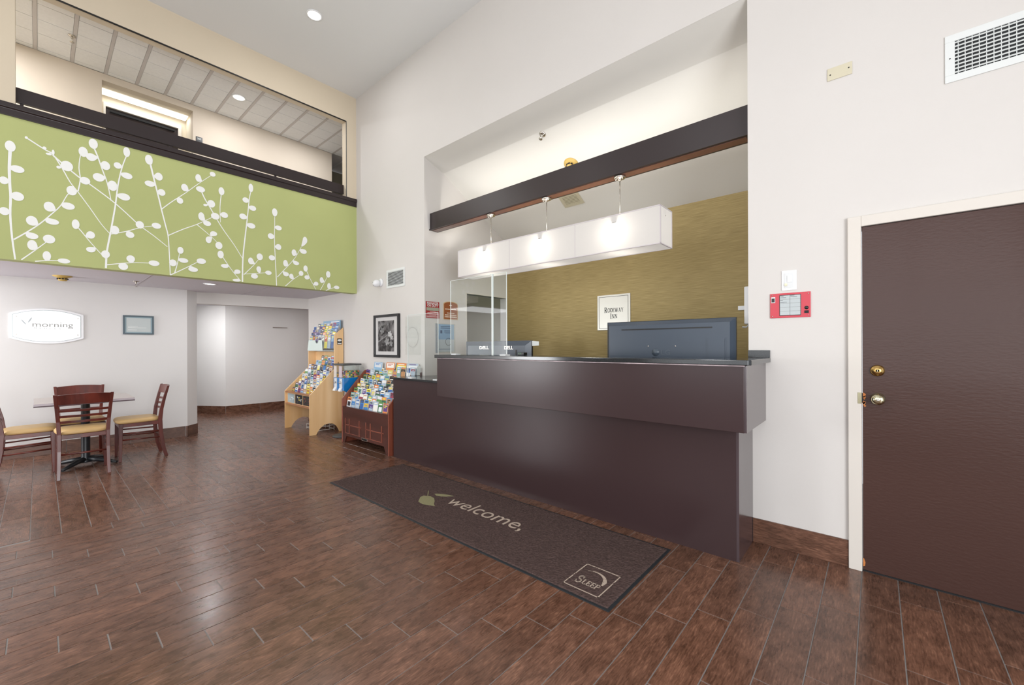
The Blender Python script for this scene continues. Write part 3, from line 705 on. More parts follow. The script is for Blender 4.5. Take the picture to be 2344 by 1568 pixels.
wd = thing('work_desk', 'low black work surface behind the reception desk that carries the monitors', 'desk', (-2.4, 3.55, 0))
build('worktop', MB().box(-4.2, -.66, 3.205, 3.9, .74, .77), M_stone, wd)
split(build('leg', MB().box(-4.2, -4.17, 3.22, 3.88, 0, .74).box(-.69, -.665, 3.22, 3.88, 0, .74).box(-2.4, -2.37, 3.22, 3.88, 0, .74), M_desk, wd))
ct = MB()
ct.prism([(-3.335, 2.618), (-.54, 2.618), (-.525, 2.633), (-.525, DW - .002), (-.655, DW - .002), (-.655, 2.95), (-3.335, 2.95)], 'z', 1.216, 1.246)
sl = build('counter_top', ct, M_stone, bevel=.003, base=(-1.9, 2.6, 1.216))
tag(sl, 'upper polished black stone counter slab along the front of the desk', 'counter')
sp = build('backsplash', MB().box(-.655, -.527, DW - .014, DW - .002, 1.247, 1.296), M_stone, sl)
lc = build('counter_top', MB().box(-4.42, -3.327, 2.795, DW - .002, .937, .962).box(AX0 + .003, -3.327, DW - .002, 3.38, .937, .962), M_stone, bevel=.003, base=(-3.9, 2.8, .937))
tag(lc, 'lower polished dark stone counter ledge at the left end of the desk', 'counter')
build('end_block', MB().box(-4.43, -4.32, DW - .03, DW - .002, .962, 1.0), M_mahr, lc)
# ---- beam and pendant
bm_ = thing('beam', 'dark brown metal clad beam spanning the opening above the desk', 'beam', (-2.5, 3.34, 2.9))
build('cladding', MB().box(AX0 + .002, AX1 - .002, 3.285, 3.40, 2.815, 3.02), M_dkbrown, bm_, bevel=.002)
build('flange', MB().box(AX0 + .002, AX1 - .002, 3.272, 3.412, 2.803, 2.815), M_dkbrown, bm_)
build('underside', MB().box(AX0 + .03, AX1 - .03, 3.30, 3.385, 2.799, 2.803), mat('beam_underside', '6d4a3e', .25, spec=.6), bm_)
build('fill_strip', MB().box(-4.1, -.8, 3.402, 3.432, 2.95, 2.975), M_plastic, bm_)  # unseen strip added to carry the fill behind the beam
l = bpy.data.lights.new('alcove_fill', 'AREA'); l.shape = 'RECTANGLE'; l.size = 3.2; l.size_y = .03; l.energy = 5.5; l.color = (1, .97, .92)  # added fill that brightens the alcove ceiling behind the beam
o = bpy.data.objects.new('alcove_fill', l); COL.objects.link(o); o.location = (.05, 3.45 - 3.34, 2.985 - 2.9); o.rotation_euler = (R(98), 0, 0); o.parent = bm_
PX0, PX1, PY0, PY1, PZ0, PZ1 = -3.655, -1.272, 3.225, 3.465, 2.137, 2.437
pn = thing('pendant_lamp', 'long white fabric box pendant lamp hanging from the beam over the desk', 'lamp', (-2.46, 3.345, 2.137))
def shell(x0, x1, y0, y1, z0, z1):
    m = MB()
    m.add([(x0, y0, z0), (x1, y0, z0), (x1, y1, z0), (x0, y1, z0), (x0, y0, z1), (x1, y0, z1), (x1, y1, z1), (x0, y1, z1)],
          [(0, 1, 5, 4), (1, 2, 6, 5), (2, 3, 7, 6), (3, 0, 4, 7), (0, 3, 2, 1)])
    return m
build('shade', shell(PX0, PX1, PY0, PY1, PZ0, PZ1), M_shade, pn)
fm = MB(); w = .004
for (y, z) in ((PY0, PZ0), (PY1, PZ0), (PY0, PZ1), (PY1, PZ1)): fm.box(PX0 - w, PX1 + w, y - w, y + w, z - w, z + w)
for x in (PX0, PX1):
    for y in (PY0, PY1): fm.box(x - w, x + w, y - w, y + w, PZ0, PZ1)
    for z in (PZ0, PZ1): fm.box(x - w, x + w, PY0, PY1, z - w, z + w)
split(build('seam', fm, M_shseam, pn))
dv = MB()
for x in (-2.86, -2.06): dv.box(x - .003, x + .003, PY0 - .002, PY0 + .001, PZ0, PZ1)
split(build('divider', dv, M_shseam, pn))
bl = MB()
for x in (-3.23, -2.46, -1.67):
    rd = build('rod', MB().tube([(x, 3.335, PZ1 - .06), (x, 3.335, 2.78)], .0045, 10), M_chrome, pn)
    cn = build('canopy', MB().lathe([(.05, 0), (.05, -.012), (.044, -.018), (.02, -.022), (.012, -.035), (.006, -.04)], x, 3.335, 2.799, 'z', 24), M_chrome, pn)
    sk = MB()
    for dx in (-.03, .03): sk.lathe([(.009, 0), (.009, -.006), (.004, -.012)], x + dx, 3.325, 2.781, 'z', 10)
    split(build('screw', sk, M_chrome, cn))
build('cross_bar', MB().box(PX0, PX1, 3.33, 3.34, PZ1 - .065, PZ1 - .055).box(-3.25, -3.21, PY0, PY1, PZ1 - .062, PZ1 - .058).box(-2.48, -2.44, PY0, PY1, PZ1 - .062, PZ1 - .058).box(-1.69, -1.65, PY0, PY1, PZ1 - .062, PZ1 - .058), M_chrome, pn)
for x in (-3.25, -2.46, -1.67):
    l = bpy.data.lights.new('bulb', 'POINT'); l.energy = 10; l.color = (1, .95, .88); l.shadow_soft_size = .035
    o = bpy.data.objects.new('bulb', l); COL.objects.link(o); o.location = (x - pn.location.x, 3.345 - pn.location.y, 2.30 - pn.location.z); o.parent = pn

# ---- ceiling fittings
def downlight(loc, label, r=.088, power=30, size=.14, emit=M_lens):
    t = thing('downlight', label, 'ceiling light', loc)
    x, y, z = loc
    build('trim_ring', MB().lathe([(r, 0), (r, -.006), (r * .86, -.009), (r * .82, -.004)], x, y, z, 'z', 32), M_plastic, t)
    build('lens', MB().lathe([(r * .82, -.004), (r * .5, -.0065), (.01, -.0075)], x, y, z, 'z', 32), emit, t)
    l = bpy.data.lights.new('downlight_and_fill', 'AREA'); l.shape = 'DISK'; l.size = size; l.energy = power; l.color = (.98, .985, 1)
    o = bpy.data.objects.new('downlight_and_fill', l); COL.objects.link(o); o.location = (0, 0, -.02); o.parent = t
    return t
downlight((-4.80, 2.08, CEI), 'round recessed downlight in the high lobby ceiling', r=.085, power=10)
downlight((-6.836, 1.896, 4.9), 'round recessed downlight in the tiled upstairs corridor ceiling', r=.085, power=14)
downlight((-6.78, 1.53, 2.19), 'round recessed downlight in the low ceiling over the breakfast area', r=.075, power=7)
# lamps without fittings, added unseen behind the camera to fill the lobby
for i_, (x, y) in enumerate(((-2.2, -1.6), (-4.8, -1.6))):
    l = bpy.data.lights.new('downlight_and_fill', 'AREA'); l.shape = 'DISK'; l.size = .5; l.energy = 16; l.color = (.98, .985, 1)
    o = bpy.data.objects.new('downlight_and_fill', l); COL.objects.link(o); o.location = (x, y, CEI - .02)
def aux(name, loc, sx, sy, p, col=(.97, .985, 1)): return area(name, loc, (0, 0, 0), sx, sy, p, col)
aux('corridor_fill', (-6.8, -.7, 4.88), .5, .5, 42); aux('corridor_fill', (-6.8, 3.0, 4.88), .3, .3, 13)  # fills without fixtures, added unseen to brighten the corridor
aux('breakfast_fill', (-6.9, -1.4, 2.17), 1.0, 1.6, 22); aux('hall_fill', (-8.95, 1.725, 2.15), 1.3, .16, 21); aux('hall_fill', (-8.1, 4.1, 2.15), .4, .8, 7, (1, .9, .85)); aux('office_fill', (-5.5, 4.8, 2.38), .4, .4, 6)  # unseen fills added for the breakfast area, hall and office, no fixtures
aux('niche_lamp', (-7.85, 1.03, 4.79), .16, .9, 1.6)
nl = build('light_fixture', MB().box(-7.945, -7.775, .565, 1.49, 4.795, 4.808), M_lens2, base=(-7.86, 1.03, 4.795))
tag(nl, 'bright rectangular light panel above the upstairs room door', 'ceiling light')

def sprinkler(loc, label, up=False, nrm=None):
    t = thing('sprinkler', label, 'sprinkler', loc); x, y, z = loc
    build('escutcheon', MB().lathe([(.036, 0), (.036, -.004), (.02, -.012)], x, y, z, 'z', 20), M_chrome, t)
    build('head', MB().tube([(x, y, z - .01), (x, y, z - .035)], .01, 10).tube([(x - .014, y, z - .03), (x - .016, y, z - .055), (x, y, z - .07)], .0035, 6).tube([(x + .014, y, z - .03), (x + .016, y, z - .055), (x, y, z - .07)], .0035, 6).lathe([(.02, 0), (.02, -.003)], x, y, z - .07, 'z', 14).box(x - .018, x + .018, y - .004, y + .004, z - .036, z - .028), M_chrome, t)
    return t
sprinkler((-6.905, .261, 4.9), 'metal sprinkler head in the tiled upstairs corridor ceiling')
sprinkler((-7.2, .833, 2.19), 'small sprinkler head in the low ceiling of the breakfast area')
def detector(loc, label, tilt=0):
    t = thing('smoke_detector', label, 'smoke detector', loc); x, y, z = loc
    build('base', MB().lathe([(.085, 0), (.083, -.008), (.055, -.02), (.045, -.024)], x, y, z, 'z', 28), M_yel, t)
    build('chamber', MB().lathe([(.042, -.022), (.04, -.05), (.034, -.058), (.01, -.06)], x, y, z, 'z', 24), M_yel, t)
    g = MB()
    for k_ in range(9):
        a = 2 * PI * k_ / 9
        c = (x + .0405 * math.cos(a), y + .0405 * math.sin(a))
        g.box(c[0] - .009, c[0] + .009, c[1] - .009, c[1] + .009, z - .044, z - .031)
    split(build('grille_slot', g, M_ventd, t))
    if tilt: t.rotation_euler = (tilt, 0, 0)
    return t
detector((-7.31, .19, 2.19), 'yellowed round smoke detector on the low ceiling of the breakfast area')
# items on the alcove's sloping ceiling: find points on the slope
SLOPE = math.atan2(3.60 - 2.9, 4.745 - 3.51)
def onslope(y): return 3.60 - (y - 3.51) * (3.60 - 2.9) / (4.745 - 3.51)
detector((-2.555, 3.93, onslope(3.93)), 'yellowed round smoke detector on the sloping ceiling above the beam', -SLOPE)
s_ = sprinkler((-2.66, 3.54, onslope(3.54)), 'metal sprinkler head on the sloping ceiling above the beam'); s_.rotation_euler = (-SLOPE, 0, 0)
def vent_wall(name, x0, x1, z0, z1, label, border, nh, nv, loc_y=DW, t_=.008, slope=False):
    t = thing(name, label, 'vent', ((x0 + x1) / 2, loc_y, z0))
    y = loc_y
    ix0, ix1, iz0, iz1 = x0 + border, x1 - border, z0 + border, z1 - border
    f = MB().box(x0, x1, y - t_, y, z0, iz0).box(x0, x1, y - t_, y, iz1, z1).box(x0, ix0, y - t_, y, iz0, iz1).box(ix1, x1, y - t_, y, iz0, iz1)
    build('frame', f, M_vent, t, bevel=.002)
    build('cavity', MB().box(ix0, ix1, y - .001, y, iz0, iz1), M_ventd, t)
    for k_ in range(nh):
        zz = iz0 + (k_ + .5) * (iz1 - iz0) / nh; h = (iz1 - iz0) / nh
        build('slat', MB().add([(ix0, y - .007, zz - h * .12), (ix1, y - .007, zz - h * .12), (ix1, y - .0015, zz + h * .3), (ix0, y - .0015, zz + h * .3), (ix0, y - .0055, zz - h * .2), (ix1, y - .0055, zz - h * .2)],
              [(0, 1, 2, 3), (4, 5, 2, 3), (0, 1, 5, 4)]), M_vent, t)
    if nv:
        vb = MB()
        for k_ in range(nv):
            xx = ix0 + (k_ + .5) * (ix1 - ix0) / nv; vb.box(xx - .0015, xx + .0015, y - .003, y - .001, iz0, iz1)
        split(build('cross_bar', vb, M_vent, t))
    split(build('screw', MB().lathe([(.003, 0), (.003, -.002)], x0 + border * .5, y - t_, (z0 + z1) / 2, 'y', 8).lathe([(.003, 0), (.003, -.002)], x1 - border * .5, y - t_, (z0 + z1) / 2, 'y', 8), M_ventd, t))
    return t
vent_wall('air_vent', .281, 1.0, 2.72, 2.97, 'wide white double deflection air grille high above the brown door', .037, 9, 26)
vent_wall('air_vent', -5.12, -4.685, 2.135, 2.385, 'square white louvred vent beside the security camera', .032, 12, 0)
# vent on the sloping ceiling
t = thing('air_vent', 'small cream louvred vent on the sloping ceiling behind the beam', 'vent', (0, 0, 0))
WL[t.name] = Vector((0, 0, 0))
vf = MB().box(-.14, .14, -.1, -.07, -.006, 0).box(-.14, .14, .07, .1, -.006, 0).box(-.14, -.1, -.07, .07, -.006, 0).box(.1, .14, -.07, .07, -.006, 0)
build('frame', vf, M_beigepl, t)
build('cavity', MB().box(-.1, .1, -.07, .07, -.001, 0), mat('cream_vent_cavity', 'a09a80', .8), t)
for k_ in range(7): build('slat', MB().box(-.1, .1, -.066 + k_ * .02, -.056 + k_ * .02, -.005, -.002), M_beigepl, t)
t.location = (-2.82, 4.33, onslope(4.33)-.0005); t.rotation_euler = (-SLOPE, 0, 0)

# ---- wall fittings
pl = build('blank_plate', MB().box(-.22, -.101, DW - .006, DW - .001, 2.945, 3.02), M_beigepl, bevel=.002, base=(-.16, DW, 2.945))
tag(pl, 'beige rectangular blank cover plate high on the wall left of the large vent', 'wall plate')
split(build('screw', MB().lathe([(.0035, 0), (.0035, -.002)], -.205, DW - .006, 2.978, 'y', 8).lathe([(.0035, 0), (.0035, -.002)], -.117, DW - .006, 2.986, 'y', 8), M_ventd, pl))
sw = thing('light_switch', 'white dimmer switch plate above the red fire alarm panel', 'switch', (-.42, DW, 1.685))
build('plate', MB().box(-.462, -.380, DW - .006, DW - .001, 1.684, 1.812), M_plastic, sw, bevel=.002)
build('dimmer_body', MB().box(-.446, -.397, DW - .009, DW - .005, 1.70, 1.796), M_plg, sw)
build('paddle', MB().box(-.43, -.405, DW - .013, DW - .008, 1.735, 1.778), M_plastic, sw, bevel=.001)
build('slider', MB().box(-.444, -.43, DW - .017, DW - .008, 1.712, 1.728), mat('ivory_plastic', 'e8e2c4', .4), sw, bevel=.001)
rf = thing('fire_alarm_panel', 'red fire alarm panel with grey zone chart on the wall beside the desk', 'alarm panel', (-.418, DW, 1.507))
build('plate', MB().box(-.526, -.307, DW - .008, DW - .001, 1.507, 1.667), M_red, rf, bevel=.002)
build('chart_border', MB().box(-.474, -.357, DW - .010, DW - .007, 1.52, 1.655), M_mond, rf, bevel=.002)
cz = MB()
for r_ in range(5):
    for c_ in range(2):
        x0 = -.470 + c_ * .0555; z0 = 1.524 + r_ * .0256
        cz.box(x0, x0 + .054, DW - .0108, DW - .0098, z0, z0 + .0247)
zcell = build('zone_cell', cz, mat('zone_card', 'b9c0c2', .5), rf)
split(zcell)
tl = MB()
for (x, z, w_) in ((-.468, 1.644, .018), (-.468, 1.636, .032), (-.413, 1.648, .022), (-.413, 1.640, .036), (-.468, 1.618, .014), (-.468, 1.606, .036)): tl.box(x, x + w_, DW - .0113, DW - .0107, z, z + .0022)
build('zone_text', tl, M_mond, rf)
build('key_switch', MB().box(-.519, -.497, DW - .010, DW - .007, 1.607, 1.645), M_plg, rf)
build('rocker', MB().box(-.516, -.500, DW - .013, DW - .009, 1.611, 1.636), M_mond, rf)
build('buzzer', MB().lathe([(.0105, 0), (.0105, -.004), (.004, -.005)], -.328, DW - .008, 1.566, 'y', 20), M_mond, rf)
build('button', MB().box(-.339, -.317, DW - .011, DW - .007, 1.532, 1.548), M_ventd, rf)
rs = MB()
for x in (-.513, -.318):
    for z in (1.518, 1.655): rs.lathe([(.0035, 0), (.0035, -.002)], x, DW - .008, z, 'y', 10)
split(build('screw', rs, M_chrome, rf))
# security camera
sc = thing('security_camera', 'white turret security camera on the wall beside the square vent', 'security camera', (-5.27, DW, 2.23))
build('mount', MB().lathe([(.058, 0), (.056, -.014), (.045, -.022)], -5.27, DW, 2.235, 'y', 28), M_plastic, sc)
cb = MB(); cb.lathe([(.02 + .02 * 0, 0), (.042, -.01), (.050, -.03), (.05, -.055), (.04, -.08), (.02, -.094), (.004, -.097)], 0, 0, 0, 'y', 26)
rotc = Matrix.Rotation(R(-22), 3, 'Z') @ Matrix.Rotation(R(14), 3, 'X')
cb.v = [tuple(Vector((-5.275, DW - .018, 2.232)) + rotc @ Vector(v)) for v in cb.v]
build('eyeball', cb, M_plastic, sc)
ln = MB(); ln.lathe([(.012, 0), (.011, -.006)], 0, -.088, .016, 'y', 16).lathe([(.012, 0), (.011, -.006)], 0, -.088, -.016, 'y', 16)
ln.v = [tuple(Vector((-5.275, DW - .018, 2.232)) + rotc @ Vector(v)) for v in ln.v]
split(build('lens', ln, M_mond, sc))
# framed orchid photograph
fp = thing('framed_photograph', 'black framed black and white orchid photograph beside the brochure racks', 'picture', (-5.11, DW, 1.18))
x0, x1, z0, z1 = -5.43, -4.80, 1.18, 1.775; b_ = .034
build('frame', MB().box(x0, x1, DW - .03, DW - .001, z0, z0 + b_).box(x0, x1, DW - .03, DW - .001, z1 - b_, z1).box(x0, x0 + b_, DW - .03, DW - .001, z0 + b_, z1 - b_).box(x1 - b_, x1, DW - .03, DW - .001, z0 + b_, z1 - b_), M_black, fp, bevel=.003)
build('mount_board', MB().box(x0 + b_, x1 - b_, DW - .012, DW - .001, z0 + b_, z1 - b_), mat('mount_board', 'cdcbca', .6), fp)
ph = build('photograph', MB().box(-5.33, -4.93, DW - .014, DW - .011, 1.262, 1.69), M_photo, fp)
orc = MB()
def petal(cx, cz, a, b, ang, y, c):
    pts = [(cx + a * math.cos(t) * math.cos(ang) - b * math.sin(t) * math.sin(ang), cz + a * math.cos(t) * math.sin(ang) + b * math.sin(t) * math.cos(ang)) for t in [2 * PI * q / 12 for q in range(12)]]
    orc.prism(pts, 'y', y, y + .0006, 0, c)
for (cx, cz, sc_, g) in ((-5.03, 1.50, 1.0, .62), (-4.99, 1.455, .8, .5), (-5.22, 1.555, 1.1, .2), (-5.10, 1.40, 1.2, .32), (-5.0, 1.37, .9, .25), (-5.2, 1.645, .7, .16), (-5.08, 1.65, .6, .17)):
    for k_ in range(5):
        a = 2 * PI * k_ / 5 + cx * 9
        petal(cx + .026 * sc_ * math.cos(a), cz + .024 * sc_ * math.sin(a), .026 * sc_, .016 * sc_, a, DW - .0155 - k_ * .0003, (g * (1 - .08 * k_),) * 3)
orc.add([(-5.33, DW - .0147, 1.39), (-5.33, DW - .0147, 1.40), (-5.06, DW - .0147, 1.505), (-5.06, DW - .0147, 1.495)], [(0, 1, 2, 3)], 0, (.25, .25, .25))
build('orchid_print', orc, M_tin, ph)
# breakfast sign and frame on the far wall (X=-7.78)
XW = -7.78
sg = thing('wall_sign', 'bowed white breakfast sign reading morning medley on the breakfast area wall', 'sign', (XW, .077, 1.39))
def bowed(y0, y1, zs, bulge, n=14):
    zc, h = zs
    top = [(y0 + (y1 - y0) * k_ / n, zc + h + bulge * (1 - (2 * k_ / n - 1) ** 2)) for k_ in range(n + 1)]
    return top + [(p[0], 2 * zc - p[1]) for p in reversed(top)]
build('panel', MB().prism(bowed(-.233, .387, (1.602, .152), .068), 'x', XW + .001, XW + .012), M_plastic, sg, bevel=.002)
build('inset', MB().prism(bowed(-.207, .362, (1.602, .135), .064), 'x', XW + .012, XW + .0135), mat('sign_groove', '9aa4a8', .3), sg)
build('face', MB().prism(bowed(-.203, .358, (1.602, .131), .063), 'x', XW + .0135, XW + .0145), mat('sign_face', 'f2f6f6', .12, spec=.5, coat=.25, coat_r=.05), sg)
text('lettering', 'morning', .088, mat('sign_ink', '8b8a86', .4), sg, (XW + .0150, .118, 1.592), FACE_E, align='CENTER', sx=1.18)
serif('lettering', 'MEDLEY', .021, mat('sign_ink_light', '8a8c8c', .4), sg, (XW + .0150, .085, 1.563), FACE_E, gap=.85, sx=1.25)
lf = MB()
for (cy, cz, a, b, an) in ((-.12, 1.645, .035, .006, R(-58)), (-.07, 1.672, .035, .0065, R(65))):
    pts = [(cy + a * math.cos(t) * math.cos(an) - b * math.sin(t) * math.sin(an), cz + a * math.cos(t) * math.sin(an) + b * math.sin(t) * math.cos(an)) for t in [2 * PI * q / 14 for q in range(14)]]
    lf.prism(pts, 'x', XW + .0148, XW + .0155)
build('leaf_mark', lf, mat('sign_mark', 'aeb6ba', .4), sg)
st = MB()
for y, z in ((-.178, 1.71), (.333, 1.71), (-.178, 1.495), (.333, 1.495)): st.lathe([(.006, 0), (.006, .004), (.003, .005)], XW + .0145, y, z, 'x', 12)
split(build('stud', st, M_chrome, sg))
f2 = thing('framed_notice', 'small blue grey framed notice right of the bowed white breakfast sign', 'picture', (XW, .924, 1.513))
y0, y1, z0, z1, b_ = .762, 1.087, 1.513, 1.777, .02
build('frame', MB().box(XW, XW + .018, y0, y1, z0, z0 + b_).box(XW, XW + .018, y0, y1, z1 - b_, z1).box(XW, XW + .018, y0, y0 + b_, z0 + b_, z1 - b_).box(XW, XW + .018, y1 - b_, y1, z0 + b_, z1 - b_), mat('slate_frame', '4a5a63', .35), f2, bevel=.002)
build('inner_lip', MB().box(XW, XW + .011, y0 + b_, y1 - b_, z0 + b_, z1 - b_), mat('pale_blue_lip', '8aa0a8', .4), f2)
build('notice', MB().box(XW + .011, XW + .012, y0 + .035, y1 - .035, z0 + .035, z1 - .035), mat('notice_paper', 'b9c0bf', .25), f2)
nt_ = MB()
for z, w_ in ((1.62, .1), (1.575, .09), (1.605, .19)): nt_.box(XW + .012, XW + .0125, .815, .815 + w_, z, z + .004)
build('notice_lines', nt_, M_paper, f2)
hp = build('wall_plaque', MB().box(-9.722, -9.71, 3.31, 3.60, 1.742, 1.756), mat('bronze_plaque', '8b8078', .5), base=(-9.722, 3.45, 1.742))
tag(hp, 'thin grey strip plaque on the far hall wall', 'plaque')
rn = thing('room_number_plate', 'small black room number plate beside the upstairs door', 'sign', (-7.55, 1.58, 4.33))
build('plate', MB().box(-7.55, -7.542, 1.54, 1.618, 4.345, 4.452), M_mond, rn)
text('lettering', '202', .034, M_paper, rn, (-7.5415, 1.579, 4.412), FACE_E)
# brand sign on olive wall
rs_ = thing('brand_sign', 'white square metal sign with black serif letters on the olive wall', 'sign', (-2.464, 4.745, 1.525))
build('plate', MB().box(-2.692, -2.24, 4.733, 4.744, 1.525, 1.97), mat('sign_silver', 'dcdad2', .3, metal=.25), rs_, bevel=.006)
def ring(x0, x1, z0, z1, w_, y):
    return MB().box(x0, x1, y - .001, y, z0, z0 + w_).box(x0, x1, y - .001, y, z1 - w_, z1).box(x0, x0 + w_, y - .001, y, z0 + w_, z1 - w_).box(x1 - w_, x1, y - .001, y, z0 + w_, z1 - w_)
build('border', ring(-2.667, -2.265, 1.548, 1.948, .005, 4.733), M_grl, rs_)
serif('lettering', 'RODEWAY', .066, M_mond, rs_, (-2.458, 4.732, 1.745), FACE_S, small=.76, gap=.05, sx=.78)
serif('lettering', 'INN', .066, M_mond, rs_, (-2.458, 4.732, 1.668), FACE_S, small=.76, gap=.09, sx=.8)
# signs on the alcove's left wall
def wsign(y0, y1, z0, z1, mt, name, label):
    o = build(name, MB().box(AX0 + .001, AX0 + .006, y0, y1, z0, z1), mt, base=(AX0, (y0 + y1) / 2, z0)); return tag(o, label, 'sign')
a_ = wsign(3.217, 3.428, 1.69, 1.901, mat('sign_red', 'a3262c', .4), 'duty_sign', 'red and white manager on duty sign on the alcove side wall')
text('lettering', 'MANAGER', .042, M_paper, a_, (AX0 + .0068, 3.3225, 1.866), FACE_E, sx=.92, offs=.0006)
text('lettering', 'ON DUTY', .042, M_paper, a_, (AX0 + .0068, 3.3225, 1.835), FACE_E, sx=.92, offs=.0006)
build('name_slot', MB().box(AX0 + .006, AX0 + .007, 3.224, 3.42, 1.785, 1.826), mat('slot_grey', 'a9ab98', .5), a_)
bl_ = MB()
for z, w_ in ((1.773, .09), (1.757, .17), (1.741, .19), (1.726, .11), (1.708, .19)): bl_.box(AX0 + .006, AX0 + .007, 3.322 - w_ / 2, 3.322 + w_ / 2, z, z + .006)
build('small_print', bl_, mat('pink_print', 'e3b9b6', .5), a_)
pts = [(3.499, 1.684), (3.747, 1.684), (3.747, 1.89)] + [(3.623 + .124 * math.cos(R(a)), 1.89 + .036 * math.sin(R(a))) for a in range(15, 180, 15)] + [(3.499, 1.89)]
b2 = build('policy_sign', MB().prism(pts, 'x', AX0 + .001, AX0 + .005), mat('sign_gold_edge', 'cfb38a', .4), base=(AX0, 3.62, 1.684)); tag(b2, 'arched brown policy sign on the alcove side wall right of the red sign', 'sign')
pts2 = [(3.623 + (p[0] - 3.623) * .93, 1.79 + (p[1] - 1.79) * .93) for p in pts]
build('face', MB().prism(pts2, 'x', AX0 + .005, AX0 + .006), mat('sign_brown', '9c5a34', .4), b2)
bl_ = MB()
for z, w_, h_ in ((1.868, .05, .012), (1.845, .012, .008), (1.815, .19, .014), (1.765, .13, .012), (1.738, .20, .014), (1.712, .21, .016)):
    nseg = max(1, int(w_ / .02)); 
    for q in range(nseg): bl_.box(AX0 + .006, AX0 + .0068, 3.623 - w_ / 2 + q * w_ / nseg, 3.623 - w_ / 2 + (q + .75) * w_ / nseg, z, z + h_)
build('small_print', bl_, mat('cream_print', 'eadccb', .5), b2)
b3 = thing('notice_holder', 'clear acrylic holder with a pale blue notice at the alcove side wall', 'notice', (AX0, 3.55, 1.25))
build('holder', MB().box(AX0 + .004, AX0 + .007, 3.36, 3.70, 1.247, 1.63), M_glass, b3)
build('holder_edge', MB().box(AX0 + .002, AX0 + .02, 3.372, 3.378, 1.247, 1.625).box(AX0 + .002, AX0 + .02, 3.398, 3.402, 1.247, 1.625), mat('slate_edge', '7a828c', .3), b3)
build('sheet', MB().box(AX0 + .001, AX0 + .003, 3.40, 3.68, 1.26, 1.62), mat('notice_lower', 'ccd3dc', .5), b3)
build('blue_panel', MB().box(AX0 + .003, AX0 + .0035, 3.41, 3.678, 1.42, 1.62), mat('notice_blue', '9dbbdc', .5), b3)
bl_ = MB()
for z, w_, h_ in ((1.585, .17, .009), (1.565, .17, .009), (1.54, .11, .004), (1.53, .11, .004), (1.52, .11, .004), (1.51, .11, .004), (1.5, .09, .004), (1.29, .2, .006)): bl_.box(AX0 + .0035, AX0 + .004, 3.62 - w_, 3.62, z, z + h_)
bl_.box(AX0 + .0035, AX0 + .004, 3.445, 3.478, 1.50, 1.54)
build('notice_print', bl_, mat('navy_print', '5a6c8e', .5), b3)
bl_ = MB()
for q in range(24):
    a = 2 * PI * q / 24; a2 = a + 2 * PI / 24
    bl_.add([(AX0 + .0045, 3.58 + r_ * math.cos(t_), 1.39 + r_ * math.sin(t_)) for r_, t_ in ((.045, a), (.05, a), (.05, a2), (.045, a2))], [(0, 1, 2, 3)])
build('circle_mark', bl_, M_grl, b3)
# sneeze guards
def guard(x0, x1, y, z0, z1, label, feet=True):
    g = thing('sneeze_guard', label, 'screen', ((x0 + x1) / 2, y, z0))
    build('pane', MB().box(x0, x1, y - .0025, y + .0025, z0 + .004, z1), M_glass, g)
    e = MB().box(x0 - .001, x0 + .003, y - .003, y + .003, z0 + .004, z1).box(x1 - .003, x1 + .001, y - .003, y + .003, z0 + .004, z1).box(x0, x1, y - .003, y + .003, z1 - .003, z1)
    build('edge', e, M_edge, g)
    for x in (x0 + .04, x1 - .06):
        build('foot', MB().box(x, x + .07, y - .03, y + .03, z0, z0 + .012), M_plg, g)
    return g
g1 = guard(-3.2, -2.445, 2.72, 1.246, 1.985, 'tall clear acrylic sneeze guard on the left half of the upper counter')
build('centre_post', MB().box(-2.625, -2.613, 2.712, 2.728, 1.247, 1.985), M_edge, g1)
guard(-4.12, -3.56, 2.85, .962, 1.70, 'clear acrylic screen standing on the lower counter ledge')
g3 = thing('wall_placard', 'faint clear acrylic placard with a circular mark on the wall beside the alcove', 'sign', (-4.5, DW, 1.1))
build('pane', MB().box(-4.68, -4.34, DW - .006, DW - .002, 1.22, 1.72), M_faint, g3)
mk = MB()
for q in range(32):
    a = 2 * PI * q / 32; a2 = a + 2 * PI / 32
    mk.add([(-4.52 + r_ * math.cos(t_), DW - .0065, 1.45 + r_ * math.sin(t_)) for r_, t_ in ((.125, a), (.129, a), (.129, a2), (.125, a2))], [(0, 1, 2, 3)])
build('circle_mark', mk, mat('faint_etch', 'a9a6a2', .5), g3)
# ---- monitors and desk kit
def box_back(x0, x1, y, z0, z1, taper, dep, name, mt, parent):
    """monitor back facing -Y: outer rim at y, bulging back face at y-dep inset by taper"""
    m_ = MB(); a = [(x0, y, z0), (x1, y, z0), (x1, y, z1), (x0, y, z1)]
    b = [(x0 + taper, y - dep, z0 + taper), (x1 - taper, y - dep, z0 + taper), (x1 - taper, y - dep, z1 - taper), (x0 + taper, y - dep, z1 - taper)]
    m_.add(a + b + [(p[0], y + .012, p[2]) for p in a], [(4, 5, 6, 7), (0, 1, 5, 4), (1, 2, 6, 5), (2, 3, 7, 6), (3, 0, 4, 7), (0, 3, 11, 8), (1, 0, 8, 9), (2, 1, 9, 10), (3, 2, 10, 11), (8, 11, 10, 9)])
    return build(name, m_, mt, parent)
lg = thing('monitor', 'large wide charcoal computer monitor seen from behind at the right end of the desk', 'monitor', (-1.15, 3.12, .77))
LY = 3.25
box_back(-1.747, -.745, LY, 1.12, 1.526, .03, .035, 'housing', M_mon, lg)
build('rim', MB().box(-1.75, -.742, LY + .001, LY + .02, 1.117, 1.53), M_mond, lg)
build('groove', MB().box(-1.6, -.89, LY - .0365, LY - .034, 1.456, 1.466).box(-1.31, -1.23, LY - .037, LY - .034, 1.456, 1.465), M_mond, lg)
